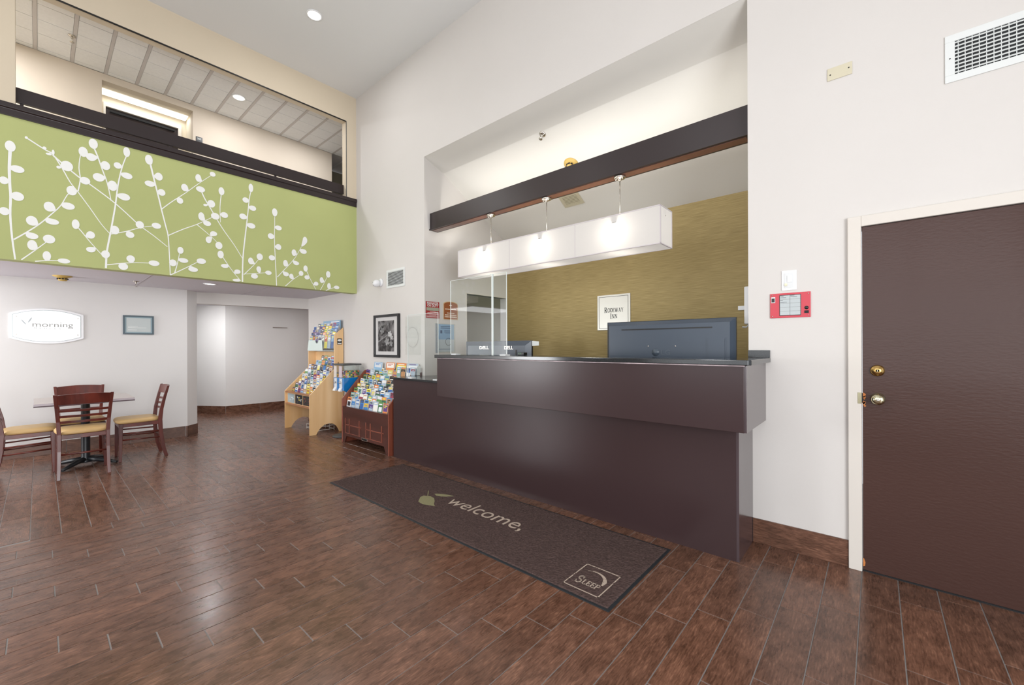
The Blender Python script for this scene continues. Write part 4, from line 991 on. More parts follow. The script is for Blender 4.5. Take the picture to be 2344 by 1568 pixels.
build('cable_cover', MB().box(-.93, -.80, LY - .038, LY - .034, 1.17, 1.385).box(-.922, -.808, LY - .041, LY - .038, 1.17, 1.378), M_mon, lg)
cg_ = build('logo', MB().lathe([(.031, 0), (.031, -.001)], -1.31, LY - .035, 1.277, 'y', 28), M_logo, lg)
text('lettering', 'LG', .055, M_logo, lg, (-1.268, LY - .0362, 1.258), FACE_S, align='LEFT', sx=1.15, offs=.001)
split(build('screw', MB().lathe([(.006, 0), (.004, -.002)], -1.37, LY - .035, 1.325, 'y', 10).lathe([(.006, 0), (.004, -.002)], -1.155, LY - .035, 1.325, 'y', 10), M_chrome, lg))
build('stand', MB().box(-1.27, -1.14, LY - .03, LY + .04, .80, 1.16).box(-1.42, -.99, LY + .012, LY + .25, .771, .80), M_mond, lg)
def dell(name, label, pos, rz):
    d = thing(name, label, 'monitor', (0, 0, 0)); WL[d.name] = Vector((0, 0, 0))
    box_back(-.285, .285, 0, .27, .615, .05, .045, 'housing', M_mon, d)
    build('rim', MB().box(-.29, .29, .001, .02, .265, .62), M_mond, d)
    text('lettering', 'DELL', .05, M_chrome, d, (0, -.0465, .525), FACE_S, sx=1.2, offs=.0012)
    build('port_cover', MB().box(.1, .12, -.05, -.044, .35, .52), M_mond, d)
    build('stand', MB().box(-.05, .05, -.05, 0, .02, .4).box(-.12, .12, -.09, .1, .001, .02), M_mond, d)
    d.location = pos; d.rotation_euler = (0, 0, rz); return d
dell('monitor', 'black computer monitor with silver letters seen from behind at the middle of the desk', (-3.045, 3.46, .77), 0)
dell('monitor', 'black computer monitor half hidden behind the sneeze guard, nearest the doorway', (-3.60, 3.62, .77), R(14))
pp = build('receipt_paper', MB().add([(-2.75, 3.46, 1.33), (-2.75, 3.46, 1.386), (-2.645, 3.44, 1.378), (-2.645, 3.44, 1.335), (-2.75, 3.463, 1.33), (-2.75, 3.463, 1.386), (-2.645, 3.443, 1.378), (-2.645, 3.443, 1.335)], [(0, 1, 2, 3), (4, 5, 6, 7), (0, 4, 5, 1), (1, 5, 6, 2), (2, 6, 7, 3), (3, 7, 4, 0)]), M_paper, base=(-2.7, 3.45, 1.33))
tag(pp, 'white slip of paper stuck to the side of the middle monitor', 'paper')
ph_ = thing('card_reader', 'small black card terminal with green lights behind the counter edge', 'card reader', (-2.53, 2.9, 1.246))
build('body', MB().box(-2.46, -2.385, 2.88, 2.93, 1.247, 1.272), M_mond, ph_, bevel=.003)
build('light', MB().box(-2.445, -2.441, 2.879, 2.881, 1.262, 1.266).box(-2.425, -2.421, 2.879, 2.881, 1.262, 1.266), mat('green_led', '3fae5a', .4, emit=1), ph_)
sd = thing('soap_dispenser', 'white wall dispenser on the right side wall of the alcove', 'dispenser', (AX1, 3.4, 1.45))
build('body', MB().box(AX1 - .055, AX1 - .001, 3.33, 3.43, 1.48, 1.75), M_plastic, sd, bevel=.008)
build('lever', MB().box(AX1 - .1, AX1 - .055, 3.36, 3.40, 1.585, 1.615), M_plg, sd)
build('spout', MB().tube([(AX1 - .03, 3.38, 1.48), (AX1 - .05, 3.375, 1.46), (AX1 - .075, 3.37, 1.462)], .006, 8), M_plg, sd)

# ================================================================ MAT
mt_ = thing('floor_mat', 'long dark brown welcome mat in front of the reception desk', 'mat', (-2.5, 2.29, 0))
MX0, MX1, MY0, MY1 = -4.02, -1.005, 1.868, 2.705
build('rubber_border', MB().box(MX0, MX1, MY0, MY1, .0005, .004), M_rub, mt_, bevel=.0015)
nx, ny = 430, 120
pv = []; x0, x1, y0, y1 = MX0 + .018, MX1 - .018, MY0 + .018, MY1 - .018
for j in range(ny + 1):
    for i in range(nx + 1):
        e = min(i, nx - i, j, ny - j)
        pv.append((x0 + (x1 - x0) * i / nx + random.uniform(-.002, .002), y0 + (y1 - y0) * j / ny + random.uniform(-.002, .002), .0045 if e == 0 else .0095 + random.uniform(-.0022, .0022)))
pm = MB(); pm.add(pv, [(j * (nx + 1) + i, j * (nx + 1) + i + 1, (j + 1) * (nx + 1) + i + 1, (j + 1) * (nx + 1) + i) for j in range(ny) for i in range(nx)], 0, None, False)
pile = build('pile', pm, M_pile, mt_); pile['kind'] = 'stuff'
ZL = .0108
text('lettering', 'welcome,', .215, M_matc, mt_, (-2.745, 2.262, ZL), FLAT, align='LEFT', ext=.001, sx=1.0, offs=-.0012)
lfm = MB()
def blob(pts, mb_): mb_.prism(pts, 'z', ZL - .001, ZL + .001)
blob([(-2.965, 2.16), (-2.93, 2.125), (-2.86, 2.115), (-2.80, 2.135), (-2.745, 2.155), (-2.79, 2.18), (-2.83, 2.22), (-2.89, 2.262), (-2.955, 2.27), (-3.01, 2.24), (-3.005, 2.2)], lfm)
blob([(-2.975, 2.332), (-2.93, 2.315), (-2.88, 2.33), (-2.84, 2.36), (-2.80, 2.405), (-2.86, 2.395), (-2.91, 2.375), (-2.965, 2.345)], lfm)
blob([(-2.985, 2.262), (-2.978, 2.262), (-3.02, 2.30), (-3.078, 2.348), (-3.082, 2.344), (-3.03, 2.298)], lfm)
build('leaf_mark', lfm, M_matg, mt_)
ZL = .0102
bx = MB(); X0, X1, Y0, Y1, w_ = -1.32, -1.098, 1.928, 2.19, .006
bx.box(X0, X1, Y0, Y0 + w_, ZL - .001, ZL + .0005).box(X0, X1, Y1 - w_, Y1, ZL - .001, ZL + .0005).box(X0, X0 + w_, Y0, Y1, ZL - .001, ZL + .0005).box(X1 - w_, X1, Y0, Y1, ZL - .001, ZL + .0005)
for q in range(14):
    a = R(125 - q * 9.5); a2 = R(125 - (q + 1) * 9.5); wq = .002 + .0009 * q if q < 11 else .012 - .003 * (q - 11)
    c = (-1.225, 2.05)
    P_ = lambda a_, r_: (c[0] + r_ * math.cos(a_), c[1] + r_ * math.sin(a_), ZL + .0006)
    bx.add([P_(a, .088 - wq), P_(a, .088 + wq), P_(a2, .088 + wq), P_(a2, .088 - wq)], [(0, 1, 2, 3)])
build('logo_box', bx, M_matc, mt_)
serif('lettering', 'SLEEP', .075, M_matc, mt_, (-1.209, 1.982, ZL - .0005), FLAT, small=.62, gap=.07, thick=.0015, sx=.78)
# ================================================================ BREAKFAST TABLE AND CHAIRS
tb = thing('dining_table', 'small square pedestal table with pale laminate top in the breakfast area', 'table', (-6.79, .345, 0))
build('table_top', MB().box(-7.165, -6.415, -.035, .725, .735, .758), M_ttop, tb)
build('edge_band', MB().box(-7.168, -6.412, -.038, .728, .722, .736), M_tedge, tb)
build('edge_trim', MB().box(-7.1675, -6.4125, -.0375, -.034, .735, .757).box(-6.4155, -6.4115, -.0375, .7275, .735, .757), mat('laminate_edge', 'b9aeb4', .3), tb)
build('pole', MB().lathe([(.06, 0), (.045, .02), (.038, .05), (.038, .66), (.05, .69), (.12, .70), (.12, .722)], -6.79, .35, .03, 'z', 20), M_iron, tb)
for k_ in range(4):
    a = PI / 4 + k_ * PI / 2 + .12
    pts = [(-6.79 + r_ * math.cos(a), .35 + r_ * math.sin(a), z) for r_, z in ((.02, .06), (.12, .052), (.24, .03), (.31, .014))]
    build('foot', MB().tube(pts, [.03, .026, .02, .014], 8), M_iron, tb)
def make_chair():
    t = thing('dining_chair', 'c', 'chair', (0, 0, 0)); WL[t.name] = Vector((0, 0, 0))
    # seat cushion: rounded trapezoid, front toward +Y
    prof = []
    n = 28
    def outline(s):
        o = []
        for q in range(n):
            a = 2 * PI * q / n; ca, sa = math.cos(a), math.sin(a)
            x = .205 * s * math.copysign(abs(ca) ** .45, ca); y = .2 * s * math.copysign(abs(sa) ** .45, sa)
            x *= 1 + .07 * (y / .2)
            o.append((x, y + .005))
        return o
    sv = []; rings = [(.94, .440), (1.0, .449), (1.0, .468), (.95, .482), (.8, .490), (.4, .4935)]
    for s, z in rings: sv += [(x, y, z) for x, y in outline(s)]
    fs = [(i * n + q, i * n + (q + 1) % n, (i + 1) * n + (q + 1) % n, (i + 1) * n + q) for i in range(len(rings) - 1) for q in range(n)]
    fs += [tuple(range(n))[::-1], tuple((len(rings) - 1) * n + q for q in range(n))]
    build('seat', MB().add(sv, fs, 0, None, True), M_seat, t)
    ap = MB()
    ap.box(-.175, .175, .165, .183, .398, .44).box(-.165, .165, -.19, -.172, .398, .44).box(-.185, -.167, -.18, .17, .398, .44).box(.167, .185, -.18, .17, .398, .44)
    build('seat_frame', ap, M_mahog, t, bevel=.003)
    for s in (-1, 1):
        build('leg', MB().sweep([(s * .188, .172, 0), (s * .182, .168, .2), (s * .18, .165, .44)], [(.013, .013), (.016, .016), (.018, .019)]), M_mahog, t, bevel=.003)
        pts = [(s * .183, -.245, 0), (s * .18, -.215, .12), (s * .178, -.195, .28), (s * .178, -.187, .45), (s * .184, -.2, .58), (s * .195, -.228, .72), (s * .207, -.262, .86)]
        hf = [(.014, .017), (.0145, .019), (.015, .02), (.0155, .021), (.015, .018), (.014, .015), (.013, .012)]
        build('leg', MB().sweep(pts, hf), M_mahog, t, bevel=.003)
        for z in (.315, .24):
            build('stretcher', MB().tube([(s * .182, -.19, z), (s * .183, .165, z + .012)], .0085, 8), M_mahog, t)
    def yb(z):
        for (z0_, y0_), (z1_, y1_) in zip(((.45, -.187), (.58, -.2), (.72, -.228)), ((.58, -.2), (.72, -.228), (.86, -.262))):
            if z0_ <= z <= z1_: return y0_ + (y1_ - y0_) * (z - z0_) / (z1_ - z0_)
        return -.262
    def slat(name, z0, z1, half, th, bow=.03):
        m_ = MB(); vs = []; nn_ = 12
        for q in range(nn_ + 1):
            u = -1 + 2 * q / nn_; x = u * half; dy = -bow * (1 - u * u)
            for (z, o_) in ((z0, 0), (z1, 0), (z1, th), (z0, th)): vs.append((x, yb(min(z, .86)) + dy + o_ - th / 2, z + (.012 * (1 - u * u) if z > .8 else 0)))
        fs = [(q * 4 + k2, q * 4 + (k2 + 1) % 4, q * 4 + 4 + (k2 + 1) % 4, q * 4 + 4 + k2) for q in range(nn_) for k2 in range(4)]
        fs += [(0, 1, 2, 3), (nn_ * 4 + 3, nn_ * 4 + 2, nn_ * 4 + 1, nn_ * 4)]
        build(name, m_.add(vs, fs), M_mahog, t, bevel=.002)
    slat('top_rail', .755, .852, .2, .02)
    for z in (.69, .632, .574): slat('slat', z - .012, z + .012, .187, .014)
    build('stretcher', MB().tube([(-.178, -.2, .245), (0, -.215, .245), (.178, -.2, .245)], .0095, 8), M_mahog, t)
    return t
c0 = make_chair()
G = 'ladder back chairs round the breakfast table'
c0.location = (-6.40, .31, 0); c0.rotation_euler = (0, 0, R(90)); c0['label'] = 'mahogany ladder back chair nearest the camera, its back hiding the table middle'; c0['group'] = G
dup(c0, (-6.775, .79, 0), R(180), 'mahogany ladder back chair at the right side of the table, seen side on', G)
dup(c0, (-6.82, -.065, 0), 0, 'mahogany ladder back chair at the left side of the table, cut by the picture edge', G)
dup(c0, (-7.20, .335, 0), R(-90), 'mahogany ladder back chair against the wall behind the table', G)

# ================================================================ BROCHURES
PAL = ['2c5fa8', '3c7fc0', '8fb8d8', 'e9ecef', 'f2efe6', 'd8dde2', 'd9b23a', 'efe04a', 'c24e3a', 'e08a4e', '5f8f4a', '2f6b46', '5a3b86', '3a2f5c', '24262c', '7aa8a0', 'b98a5c', 'cfc3ae', '9a3b52', 'aebfd0', '4a4f58']
CN = {'2c5fa8': 'blue', '3c7fc0': 'bright blue', '8fb8d8': 'pale blue', 'e9ecef': 'white', 'f2efe6': 'cream', 'd8dde2': 'light grey', 'd9b23a': 'mustard', 'efe04a': 'yellow', 'c24e3a': 'red', 'e08a4e': 'orange', '5f8f4a': 'green', '2f6b46': 'dark green', '5a3b86': 'purple', '3a2f5c': 'dark purple', '24262c': 'black', '7aa8a0': 'teal', 'b98a5c': 'brown', 'cfc3ae': 'beige', '9a3b52': 'crimson', 'aebfd0': 'grey blue', '4a4f58': 'dark grey'}
ORD = ['first', 'second', 'third', 'fourth', 'fifth', 'sixth', 'seventh', 'eighth', 'ninth', 'tenth', 'eleventh', 'twelfth']
def brochure(x, y, z, w, h, th, tilt, cols, label, group, yaw=0, name='brochure', kindw='brochure'):
    """stands with its foot at (x,y,z), facing -Y, leaning back by tilt"""
    m_ = MB(); paper = lin('e4e2dc')
    m_.add([(-w / 2, 0, 0), (w / 2, 0, 0), (w / 2, 0, h), (-w / 2, 0, h), (-w / 2, th, 0), (w / 2, th, 0), (w / 2, th, h), (-w / 2, th, h)],
           [(4, 7, 6, 5), (0, 4, 5, 1), (3, 2, 6, 7), (0, 3, 7, 4), (1, 5, 6, 2)], 0, paper)
    c1, c2, c3 = [lin(c) for c in cols]
    L_ = random.choice(('head', 'mid', 'full', 'split'))
    e = -.0004
    def q(x0, x1, z0, z1, c, d=0): m_.add([(x0, -d, z0), (x1, -d, z0), (x1, -d, z1), (x0, -d, z1)], [(0, 1, 2, 3)], 0, c)
    q(-w / 2, w / 2, 0, h, c1)
    if L_ == 'head':
        q(-w / 2, w / 2, h * .78, h, c2, .0005); q(-w * .35, w * .3, h * .83, h * .9, c3, .001); q(-w * .35, w * .35, h * .4, h * .7, c3, .0005)
    elif L_ == 'mid':
        q(-w / 2, w / 2, h * .55, h * .8, c2, .0005); q(-w * .3, w * .3, h * .86, h * .93, c3, .0005); q(-w * .2, w * .3, h * .6, h * .66, c1, .001)
    elif L_ == 'full':
        q(-w * .4, w * .4, h * .5, h * .94, c2, .0005); q(-w * .3, w * .3, h * .82, h * .88, c3, .001); q(-w * .3, w * .1, h * .72, h * .77, c3, .001)
    else:
        for k2 in range(3): q(-w * .38, w * .38, h * (.62 + .12 * k2), h * (.68 + .12 * k2), c2 if k2 != 1 else c3, .0005)
    o = build(name, m_, M_tin, base=(0, 0, 0))
    o.location = (x, y, z); o.rotation_euler = (-tilt, random.uniform(-.03, .03), yaw + random.uniform(-.05, .05))
    tag(o, label, kindw, group); return o
def cols3(pool=PAL):
    a = random.choice(pool); b = random.choice([p for p in PAL if p != a]); c = random.choice(['f2efe6', 'e9ecef', '24262c', 'efe04a', '2c5fa8'])
    return (a, b, c)
# ---- pine rack
pr = thing('brochure_rack', 'tall pale pine brochure rack with arched side panels, left of the candy machine', 'rack', (-6.83, 2.93, 0))
RY0, RY1 = 2.665, 3.19
def archside(x0, x1, top):
    pts = [(RY0, 0), (RY0 + .095, 0), (RY0 + .12, .045), (RY0 + .16, .095), (RY0 + .22, .135), (RY0 + .29, .148), (RY0 + .36, .132), (RY0 + .41, .09), (RY0 + .44, .04), (RY0 + .455, 0), (RY1, 0)]
    pts += top
    return MB().prism(pts, 'x', x0, x1)
build('side_panel', archside(-6.378, -6.36, [(RY1, 1.635), (3.045, 1.515), (3.045, .985), (RY0, .60)]), M_pine, pr)
build('side_panel', archside(-7.318, -7.3, [(RY1, 1.26), (3.045, 1.26), (3.045, .985), (RY0, .612)]), M_pine, pr)
build('back_panel', MB().box(-7.3, -6.378, 3.165, 3.185, .35, 1.25), M_pine, pr)
build('front_rail', MB().box(-7.3, -6.378, 2.70, 2.715, .40, .60), M_pine, pr)
build('front_lip', MB().box(-7.3, -6.378, 2.668, 2.70, .40, .418).box(-7.3, -6.378, 2.668, 2.715, .592, .61), woodmat('pine_edge', 'a06c48', 'bd8862', .35, 4, (.1, 1, 1)), pr)
build('pocket_shelves', MB().prism([(2.715, .42), (3.165, .8), (3.165, .42)], 'x', -7.3, -6.378), M_pine, pr)
build('holder_shelf', MB().box(-7.3, -6.378, 3.03, 3.165, 1.262, 1.27), M_edge, pr)
ac = MB()
for z_, y_ in ((1.27, 3.03),): ac.box(-7.3, -6.38, y_, y_ + .003, z_, z_ + .17)
ac.box(-7.3, -7.297, 3.033, 3.16, 1.27, 1.46)
build('acrylic_pockets', ac, M_glass, pr)
stk = build('sticker', MB().box(-6.360, -6.3592, 3.09, 3.165, 1.365, 1.46), M_mond, pr)
build('sticker_oval', MB().prism([(3.1275 + .032 * math.cos(t_), 1.432 + .018 * math.sin(t_)) for t_ in [2 * PI * q / 16 for q in range(16)]], 'x', -6.3592, -6.3588).box(-6.3592, -6.3588, 3.098, 3.157, 1.372, 1.392), M_paper, stk)
def picture(x0, x1, cols, lab):
    o = thing('picture_card', lab, 'picture card', ((x0 + x1) / 2, 2.698, .43)); z0, z1 = .428, .575
    build('card', MB().box(x0, x1, 2.695, 2.699, z0, z1), mat('card_' + cols[0], cols[0], .35), o)
    m_ = MB()
    random.seed(cols[0])
    for q in range(9):
        cx, cz, s_ = random.uniform(x0 + .03, x1 - .05), random.uniform(z0 + .02, z1 - .04), random.uniform(.01, .03)
        m_.box(cx, cx + s_ * 1.6, 2.6945 - q * .0001, 2.695, cz, cz + s_ * .7, 0, lin(random.choice(cols[1:])))
    build('card_print', m_, M_tin, o)
    return o
picture(-7.27, -7.0, ('a9b8bb', 'c9d4d4', '8da2ab', 'dbe2e0'), 'pale grey picture card at the left of the pine rack front')
picture(-6.965, -6.70, ('2a2c30', 'd8c84a', '8c9098', 'd9d9d4'), 'black and yellow picture card in the middle of the pine rack front')
picture(-6.67, -6.40, ('3a3836', '6b5a4c', '9a4a40', '50555c'), 'dark picture card at the right of the pine rack front')
random.seed(21)
PINEP = ['e9ecef', 'd8dde2', 'd9b23a', 'efe04a', '24262c', '5a3b86', '3a2f5c', 'cfc3ae', '8fb8d8', 'e9ecef', '4a4f58', '9a3b52']
ROWN = ['bottom', 'second', 'third', 'fourth', 'fifth', 'sixth', 'seventh', 'top']
for r_ in range(8):
    y = 2.735 + r_ * .052; zt = .665 + r_ * .074; n = 8 if r_ < 6 else (6 if r_ == 6 else 5)
    for c_ in range(n):
        xw = .108
        x = (-7.275 + xw * .5 + c_ * .1115) if n == 8 else (-6.40 - xw * .5 - (n - 1 - c_) * .112 * (1 if r_ == 6 else 1.05))
        if random.random() < .03 and n == 8: continue
        h = .2 + random.uniform(-.012, .012)
        if r_ >= 6: h = .12
        cl = cols3(PINEP if r_ < 6 else PAL)
        brochure(x, y, zt - h * .985 + random.uniform(-.006, .006), random.uniform(.088, .1), h, .01, R(12), cl,
                 '%s brochure, %s from the left in the %s row of the pine rack' % (CN[cl[0]], ORD[c_], ROWN[r_]), 'brochures in the pine rack')
# upper acrylic pockets of the pine rack
for r_ in range(5):
    y = 3.045 + r_ * .022; zt = 1.515 + r_ * .05
    for c_ in range(8):
        x = -7.285 + .111 * (c_ + .5)
        if r_ == 4 and c_ < 1: continue
        cl = cols3(['3a2f5c', '5a3b86', 'd8dde2', 'cfc3ae'] if c_ < 4 else (['d8dde2', 'aebfd0', 'cfc3ae', 'efe04a'] if c_ < 6 else ['2c5fa8', '3c7fc0', 'aebfd0']))
        if x > -6.41: continue
        brochure(x, y, zt - .21, .092, .215, .008, R(5), cl, '%s brochure, %s from the left, %s tier of the clear holder' % (CN[cl[0]], ORD[c_], ROWN[r_] if r_ < 4 else 'top'), 'brochures in the clear holder')
pb = thing('poster_card', 'wide blue landscape poster card behind the brochures at the top of the pine rack', 'poster', (-6.66, 3.17, 1.45))
build('card', MB().box(-6.98, -6.385, 3.155, 3.162, 1.40, 1.755), mat('poster_blue', '7fa6c4', .4), pb)
ps = MB().box(-6.98, -6.385, 3.1545, 3.155, 1.60, 1.645, 0, lin('8a7a70')).box(-6.98, -6.385, 3.1545, 3.155, 1.56, 1.60, 0, lin('b7ab9e')).box(-6.95, -6.6, 3.154, 3.155, 1.70, 1.72, 0, lin('4d86bb')).box(-6.7, -6.42, 3.154, 3.155, 1.725, 1.74, 0, lin('dfe3e6'))
build('card_print', ps, M_tin, pb)
wsh = build('blank_sheet', MB().prism([(-7.29, 1.272), (-6.72, 1.272), (-6.745, 1.44), (-6.87, 1.44), (-6.885, 1.40), (-6.93, 1.385), (-6.975, 1.40), (-6.99, 1.44), (-7.245, 1.44)], 'y', 3.022, 3.025), mat('blank_sheet', 'dbe8e2', .4), base=(-7.0, 3.02, 1.272))
tag(wsh, 'blank white pocket sheet with a thumb notch at the front of the clear holder', 'paper')
# white wire tray under the pine rack
wt = thing('wire_tray', 'white wire rack lying under the pine brochure rack', 'wire rack', (-6.8, 2.95, 0))
wr = MB()
for z in (.03, .085):
    wr.tube([(-6.95, 2.86, z), (-6.5, 2.86, z), (-6.5, 3.1, z), (-6.95, 3.1, z), (-6.95, 2.86, z)], .004, 6)
for x in (-6.95, -6.8, -6.65, -6.5): wr.tube([(x, 2.86, .03), (x, 2.86, .085)], .003, 6).tube([(x, 3.1, .005), (x, 3.1, .085)], .003, 6)
wr.tube([(-6.95, 2.86, .004), (-6.95, 2.86, .03)], .003, 6).tube([(-6.5, 2.86, .004), (-6.5, 2.86, .03)], .003, 6)
build('wires', wr, M_wire, wt)
# ---- mahogany rack
mr = thing('brochure_rack', 'low mahogany brochure rack with grooved front, between candy machine and desk', 'rack', (-5.03, 2.98, 0))
def mside(x0, x1, mt): return build('side_panel', MB().prism([(2.79, 0), (2.86, 0), (3.185, 0), (3.185, 1.0), (3.13, .985), (2.79, .605)], 'x', x0, x1), mt, mr, bevel=.002)
mside(-5.62, -5.60, M_mahr2); mside(-4.455, -4.435, M_mahr2)
fp_ = [(-5.6, 0.02), (-5.55, .02), (-5.52, .09), (-5.5, .10), (-4.56, .10), (-4.53, .085), (-4.51, .02), (-4.455, .02), (-4.455, .50), (-5.6, .50)]
build('front_panel', MB().prism([(-5.6, .10), (-4.455, .10), (-4.455, .50), (-5.6, .50)], 'y', 2.797, 2.812), M_mahr, mr)
build('foot', MB().prism([(-5.6, 0), (-5.55, 0), (-5.5, .1), (-5.6, .1)], 'y', 2.797, 2.812), M_mahr, mr)
build('foot', MB().prism([(-4.455, 0), (-4.505, 0), (-4.56, .1), (-4.455, .1)], 'y', 2.797, 2.812), M_mahr, mr)
rl = MB()
for x0 in (-5.53, -4.985):
    for x, wd in ((x0, .014), (x0 + .11, .016), (x0 + .375, .016)): rl.box(x, x + wd, 2.7905, 2.797, .14, .345)
    rl.box(x0, x0 + .43, 2.7905, 2.797, .25, .262); rl.box(x0, x0 + .4, 2.7905, 2.797, .138, .146)
build('groove_moulding', rl, M_mahr2, mr, bevel=.001)
build('front_top_rail', MB().box(-5.6, -4.455, 2.792, 2.82, .488, .503), M_mahr, mr)
nm = build('name_plate', MB().box(-5.09, -4.945, 2.794, 2.797, .098, .135), M_chrome, mr)
build('name_plate_ink', MB().box(-5.08, -4.955, 2.7935, 2.794, .104, .129), M_mond, nm)
build('pocket_shelves', MB().prism([(2.82, .45), (3.17, .84), (3.17, .3), (2.82, .3)], 'x', -5.6, -4.455), M_mahr, mr)
random.seed(5)
MAHP = ['e9ecef', '8fb8d8', '3c7fc0', 'aebfd0', 'f2efe6', '7aa8a0', 'd8dde2', '2f6b46', 'cfc3ae', 'e9ecef', '24262c', 'e08a4e']
for r_ in range(7):
    y = 2.83 + r_ * .047; zt = .622 + r_ * .063
    for c_ in range(10):
        x = -5.585 + .115 * (c_ + .5) - (.0 if c_ else -.0)
        if r_ > 0 and random.random() < .03: continue
        h = .2; cl = cols3(MAHP)
        brochure(x, y, zt - h * .98 + random.uniform(-.008, .008), random.uniform(.09, .104), h, .008, R(10), cl,
                 '%s brochure, %s from the left in the %s row of the mahogany rack' % (CN[cl[0]], ORD[c_], ROWN[r_]), 'brochures in the mahogany rack')
# clear holders with larger magazines at the back
hold = thing('magazine_holder', 'clear acrylic magazine holder at the back of the mahogany rack, reaching over the ledge', 'holder', (-4.86, 3.1, .95))
build('front_wall', MB().box(-5.41, -4.33, 3.128, 3.130, .966, 1.02), M_glass, hold)
build('end_wall', MB().box(-4.332, -4.329, 3.13, 3.185, .966, 1.08), M_edge, hold)
build('base', MB().box(-5.41, -4.33, 3.128, 3.185, .963, .966), M_glass, hold)
for i_, (xx, w_, cl, lb) in enumerate(((-5.30, .225, ('8fb8d8', 'd8dde2', '3c7fc0'), 'pale blue'), (-4.985, .2, ('e08a4e', 'f2efe6', 'c24e3a'), 'orange'), (-4.73, .215, ('efe04a', 'e08a4e', 'f2efe6'), 'yellow'), (-4.48, .24, ('aebfd0', 'e9ecef', '5a3b86'), 'lilac blue'))):
    brochure(xx, 3.152, .967, w_, .145, .012, R(8), cl, '%s magazine, %s from the left behind the mahogany rack' % (lb, ORD[i_]), 'magazines in the clear holder', name='magazine', kindw='magazine')
for i_, (xx, cl) in enumerate(((-5.27, ('cfc3ae', '24262c', 'e9ecef')), (-5.18, ('f2efe6', 'd9b23a', '24262c')), (-5.06, ('7aa8a0', 'e9ecef', '2f6b46')), (-4.96, ('e9ecef', '3c7fc0', '24262c')), (-4.86, ('24262c', 'b98a5c', '2c5fa8')))):
    brochure(xx, 3.145, .86, .088, .17, .008, R(6), cl, '%s leaflet, %s from the left in the tier below the magazines' % (CN[cl[0]], ORD[i_]), 'leaflets below the magazines', name='leaflet', kindw='leaflet')
for i_, (xx, cl) in enumerate(((-4.72, ('7aa8a0', '8fb8d8', 'e9ecef')), (-4.62, ('b98a5c', '24262c', 'e08a4e')), (-4.50, ('e9ecef', '2c5fa8', '24262c')), (-4.40, ('aebfd0', '9a3b52', 'e9ecef')))):
    brochure(xx, 3.112, .963 if xx > -4.43 else .93, .088, .1 if xx > -4.43 else .13, .006, R(6), cl, '%s leaflet, %s from the left before the yellow and lilac magazines' % (CN[cl[0]], ORD[i_]), 'leaflets before the magazines', name='leaflet', kindw='leaflet')
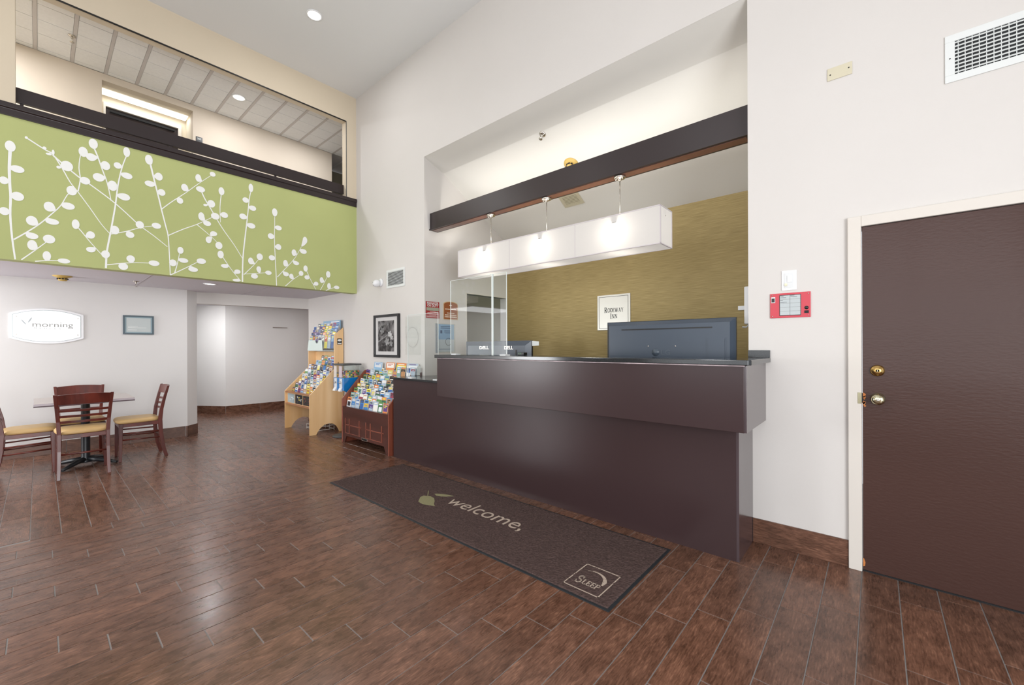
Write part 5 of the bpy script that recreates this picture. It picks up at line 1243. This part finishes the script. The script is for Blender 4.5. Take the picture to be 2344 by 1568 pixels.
# ---- candy machine (two heads on a pole)
cm = thing('candy_machine', 'blue and clear twin head gumball machine on a pole between the racks', 'candy machine', (-5.93, 2.99, 0))
build('base', MB().lathe([(.15, 0), (.15, .012), (.13, .022), (.04, .035), (.02, .05)], -5.98, 2.99, 0.001, 'z', 30), M_grl, cm)
build('pole', MB().tube([(-5.93, 3.03, .03), (-5.93, 3.03, .7)], .016, 12), M_grl, cm)
CY0, CY1 = 2.87, 3.13
for s_, hx0 in (('left', -6.03), ('right', -5.87)):
    hx1 = hx0 + .15
    hd = build('head', MB().prism([(CY0, .70), (CY0 + .06, .67), (CY1, .865), (CY1, .88), (CY0, .88)], 'x', hx0, hx1), M_blue, cm, bevel=.006)
    build('front_plate', MB().box(hx0 + .035, hx1 - .035, CY0 - .006, CY0 - .001, .735, .872), M_plg, hd)
    build('coin_handle', MB().tube([(hx0 + .04, CY0 - .022, .815), (hx1 - .04, CY0 - .022, .815)], .006, 8).lathe([(.018, 0), (.018, -.014)], (hx0 + hx1) / 2, CY0 - .005, .815, 'y', 14), M_mirror, hd)
    build('chute', MB().prism([(CY0 - .035, .69), (CY0 - .001, .685), (CY0 - .001, .735), (CY0 - .012, .735)], 'x', hx0 + .04, hx1 - .04), M_plg, hd)
    build('canister', MB().box(hx0 + .003, hx1 - .003, CY0 + .003, CY0 + .006, .881, 1.058).box(hx0 + .003, hx1 - .003, CY1 - .006, CY1 - .003, .881, 1.058).box(hx0 + .003, hx0 + .006, CY0 + .006, CY1 - .006, .881, 1.058).box(hx1 - .006, hx1 - .003, CY0 + .006, CY1 - .006, .881, 1.058), M_glass, hd)
    build('label_card', MB().box(hx0 + .012, hx1 - .05, CY0 - .001, CY0 + .002, .885, 1.05), mat('label_card_' + s_, 'd8cfc8' if s_ == 'left' else 'cdbfc6', .4), hd)
build('lid', MB().prism([(-6.045, CY0 - .015), (-5.705, CY0 - .015), (-5.70, CY1 + .01), (-6.05, CY1 + .01)], 'z', 1.06, 1.082), M_grl, cm, bevel=.008)
# gumballs
gm = bpy.data.meshes.new('gumball'); bmm = bmesh.new(); bmesh.ops.create_icosphere(bmm, subdivisions=2, radius=.0125); bmm.to_mesh(gm); bmm.free()
for p in gm.polygons: p.use_smooth = True
GC = {'yellow': 'f0d02c', 'green': '1f8f3a', 'dark green': '14602c', 'orange': 'ea6a2c', 'pink': 'e27a9a', 'red': 'a8203a', 'white': 'e8e6de', 'purple': '4a3470'}
gme = {}
for cn_, c in GC.items():
    m2 = gm.copy(); m2.materials.append(mat('gumball_' + cn_.replace(' ', '_'), c, .2, coat=.4)); gme[cn_] = m2
random.seed(11); cnt = 0
for hx0, side in ((-6.03, 'left'), (-5.87, 'right')):
    top = .985 if side == 'right' else .95
    z = .894; lay = 0
    while z < top:
        for iy in range(9 if side == 'right' else 9):
            for ix in range(5):
                # only the shell that shows: the right (+X) side, the front, and the top layer
                edge = (ix == 4 or iy == 0 or z + .022 >= top)
                if not edge: continue
                if side == 'left' and not (iy < 2 or ix == 4 and iy < 3): continue
                cn_ = random.choice(list(GC)) if random.random() < .6 else random.choice(('yellow', 'green', 'dark green'))
                o = bpy.data.objects.new('gumball', gme[cn_]); COL.objects.link(o)
                o.location = (hx0 + .021 + ix * .027 + (0.0 if lay % 2 else 0) , CY0 + .024 + iy * .0265, z)
                tag(o, '%s gumball inside the %s canister of the candy machine' % (cn_, side), 'gumball', '%s gumballs in the %s canister' % (cn_, side)); cnt += 1
        z += .0252; lay += 1
print('gumballs', cnt)
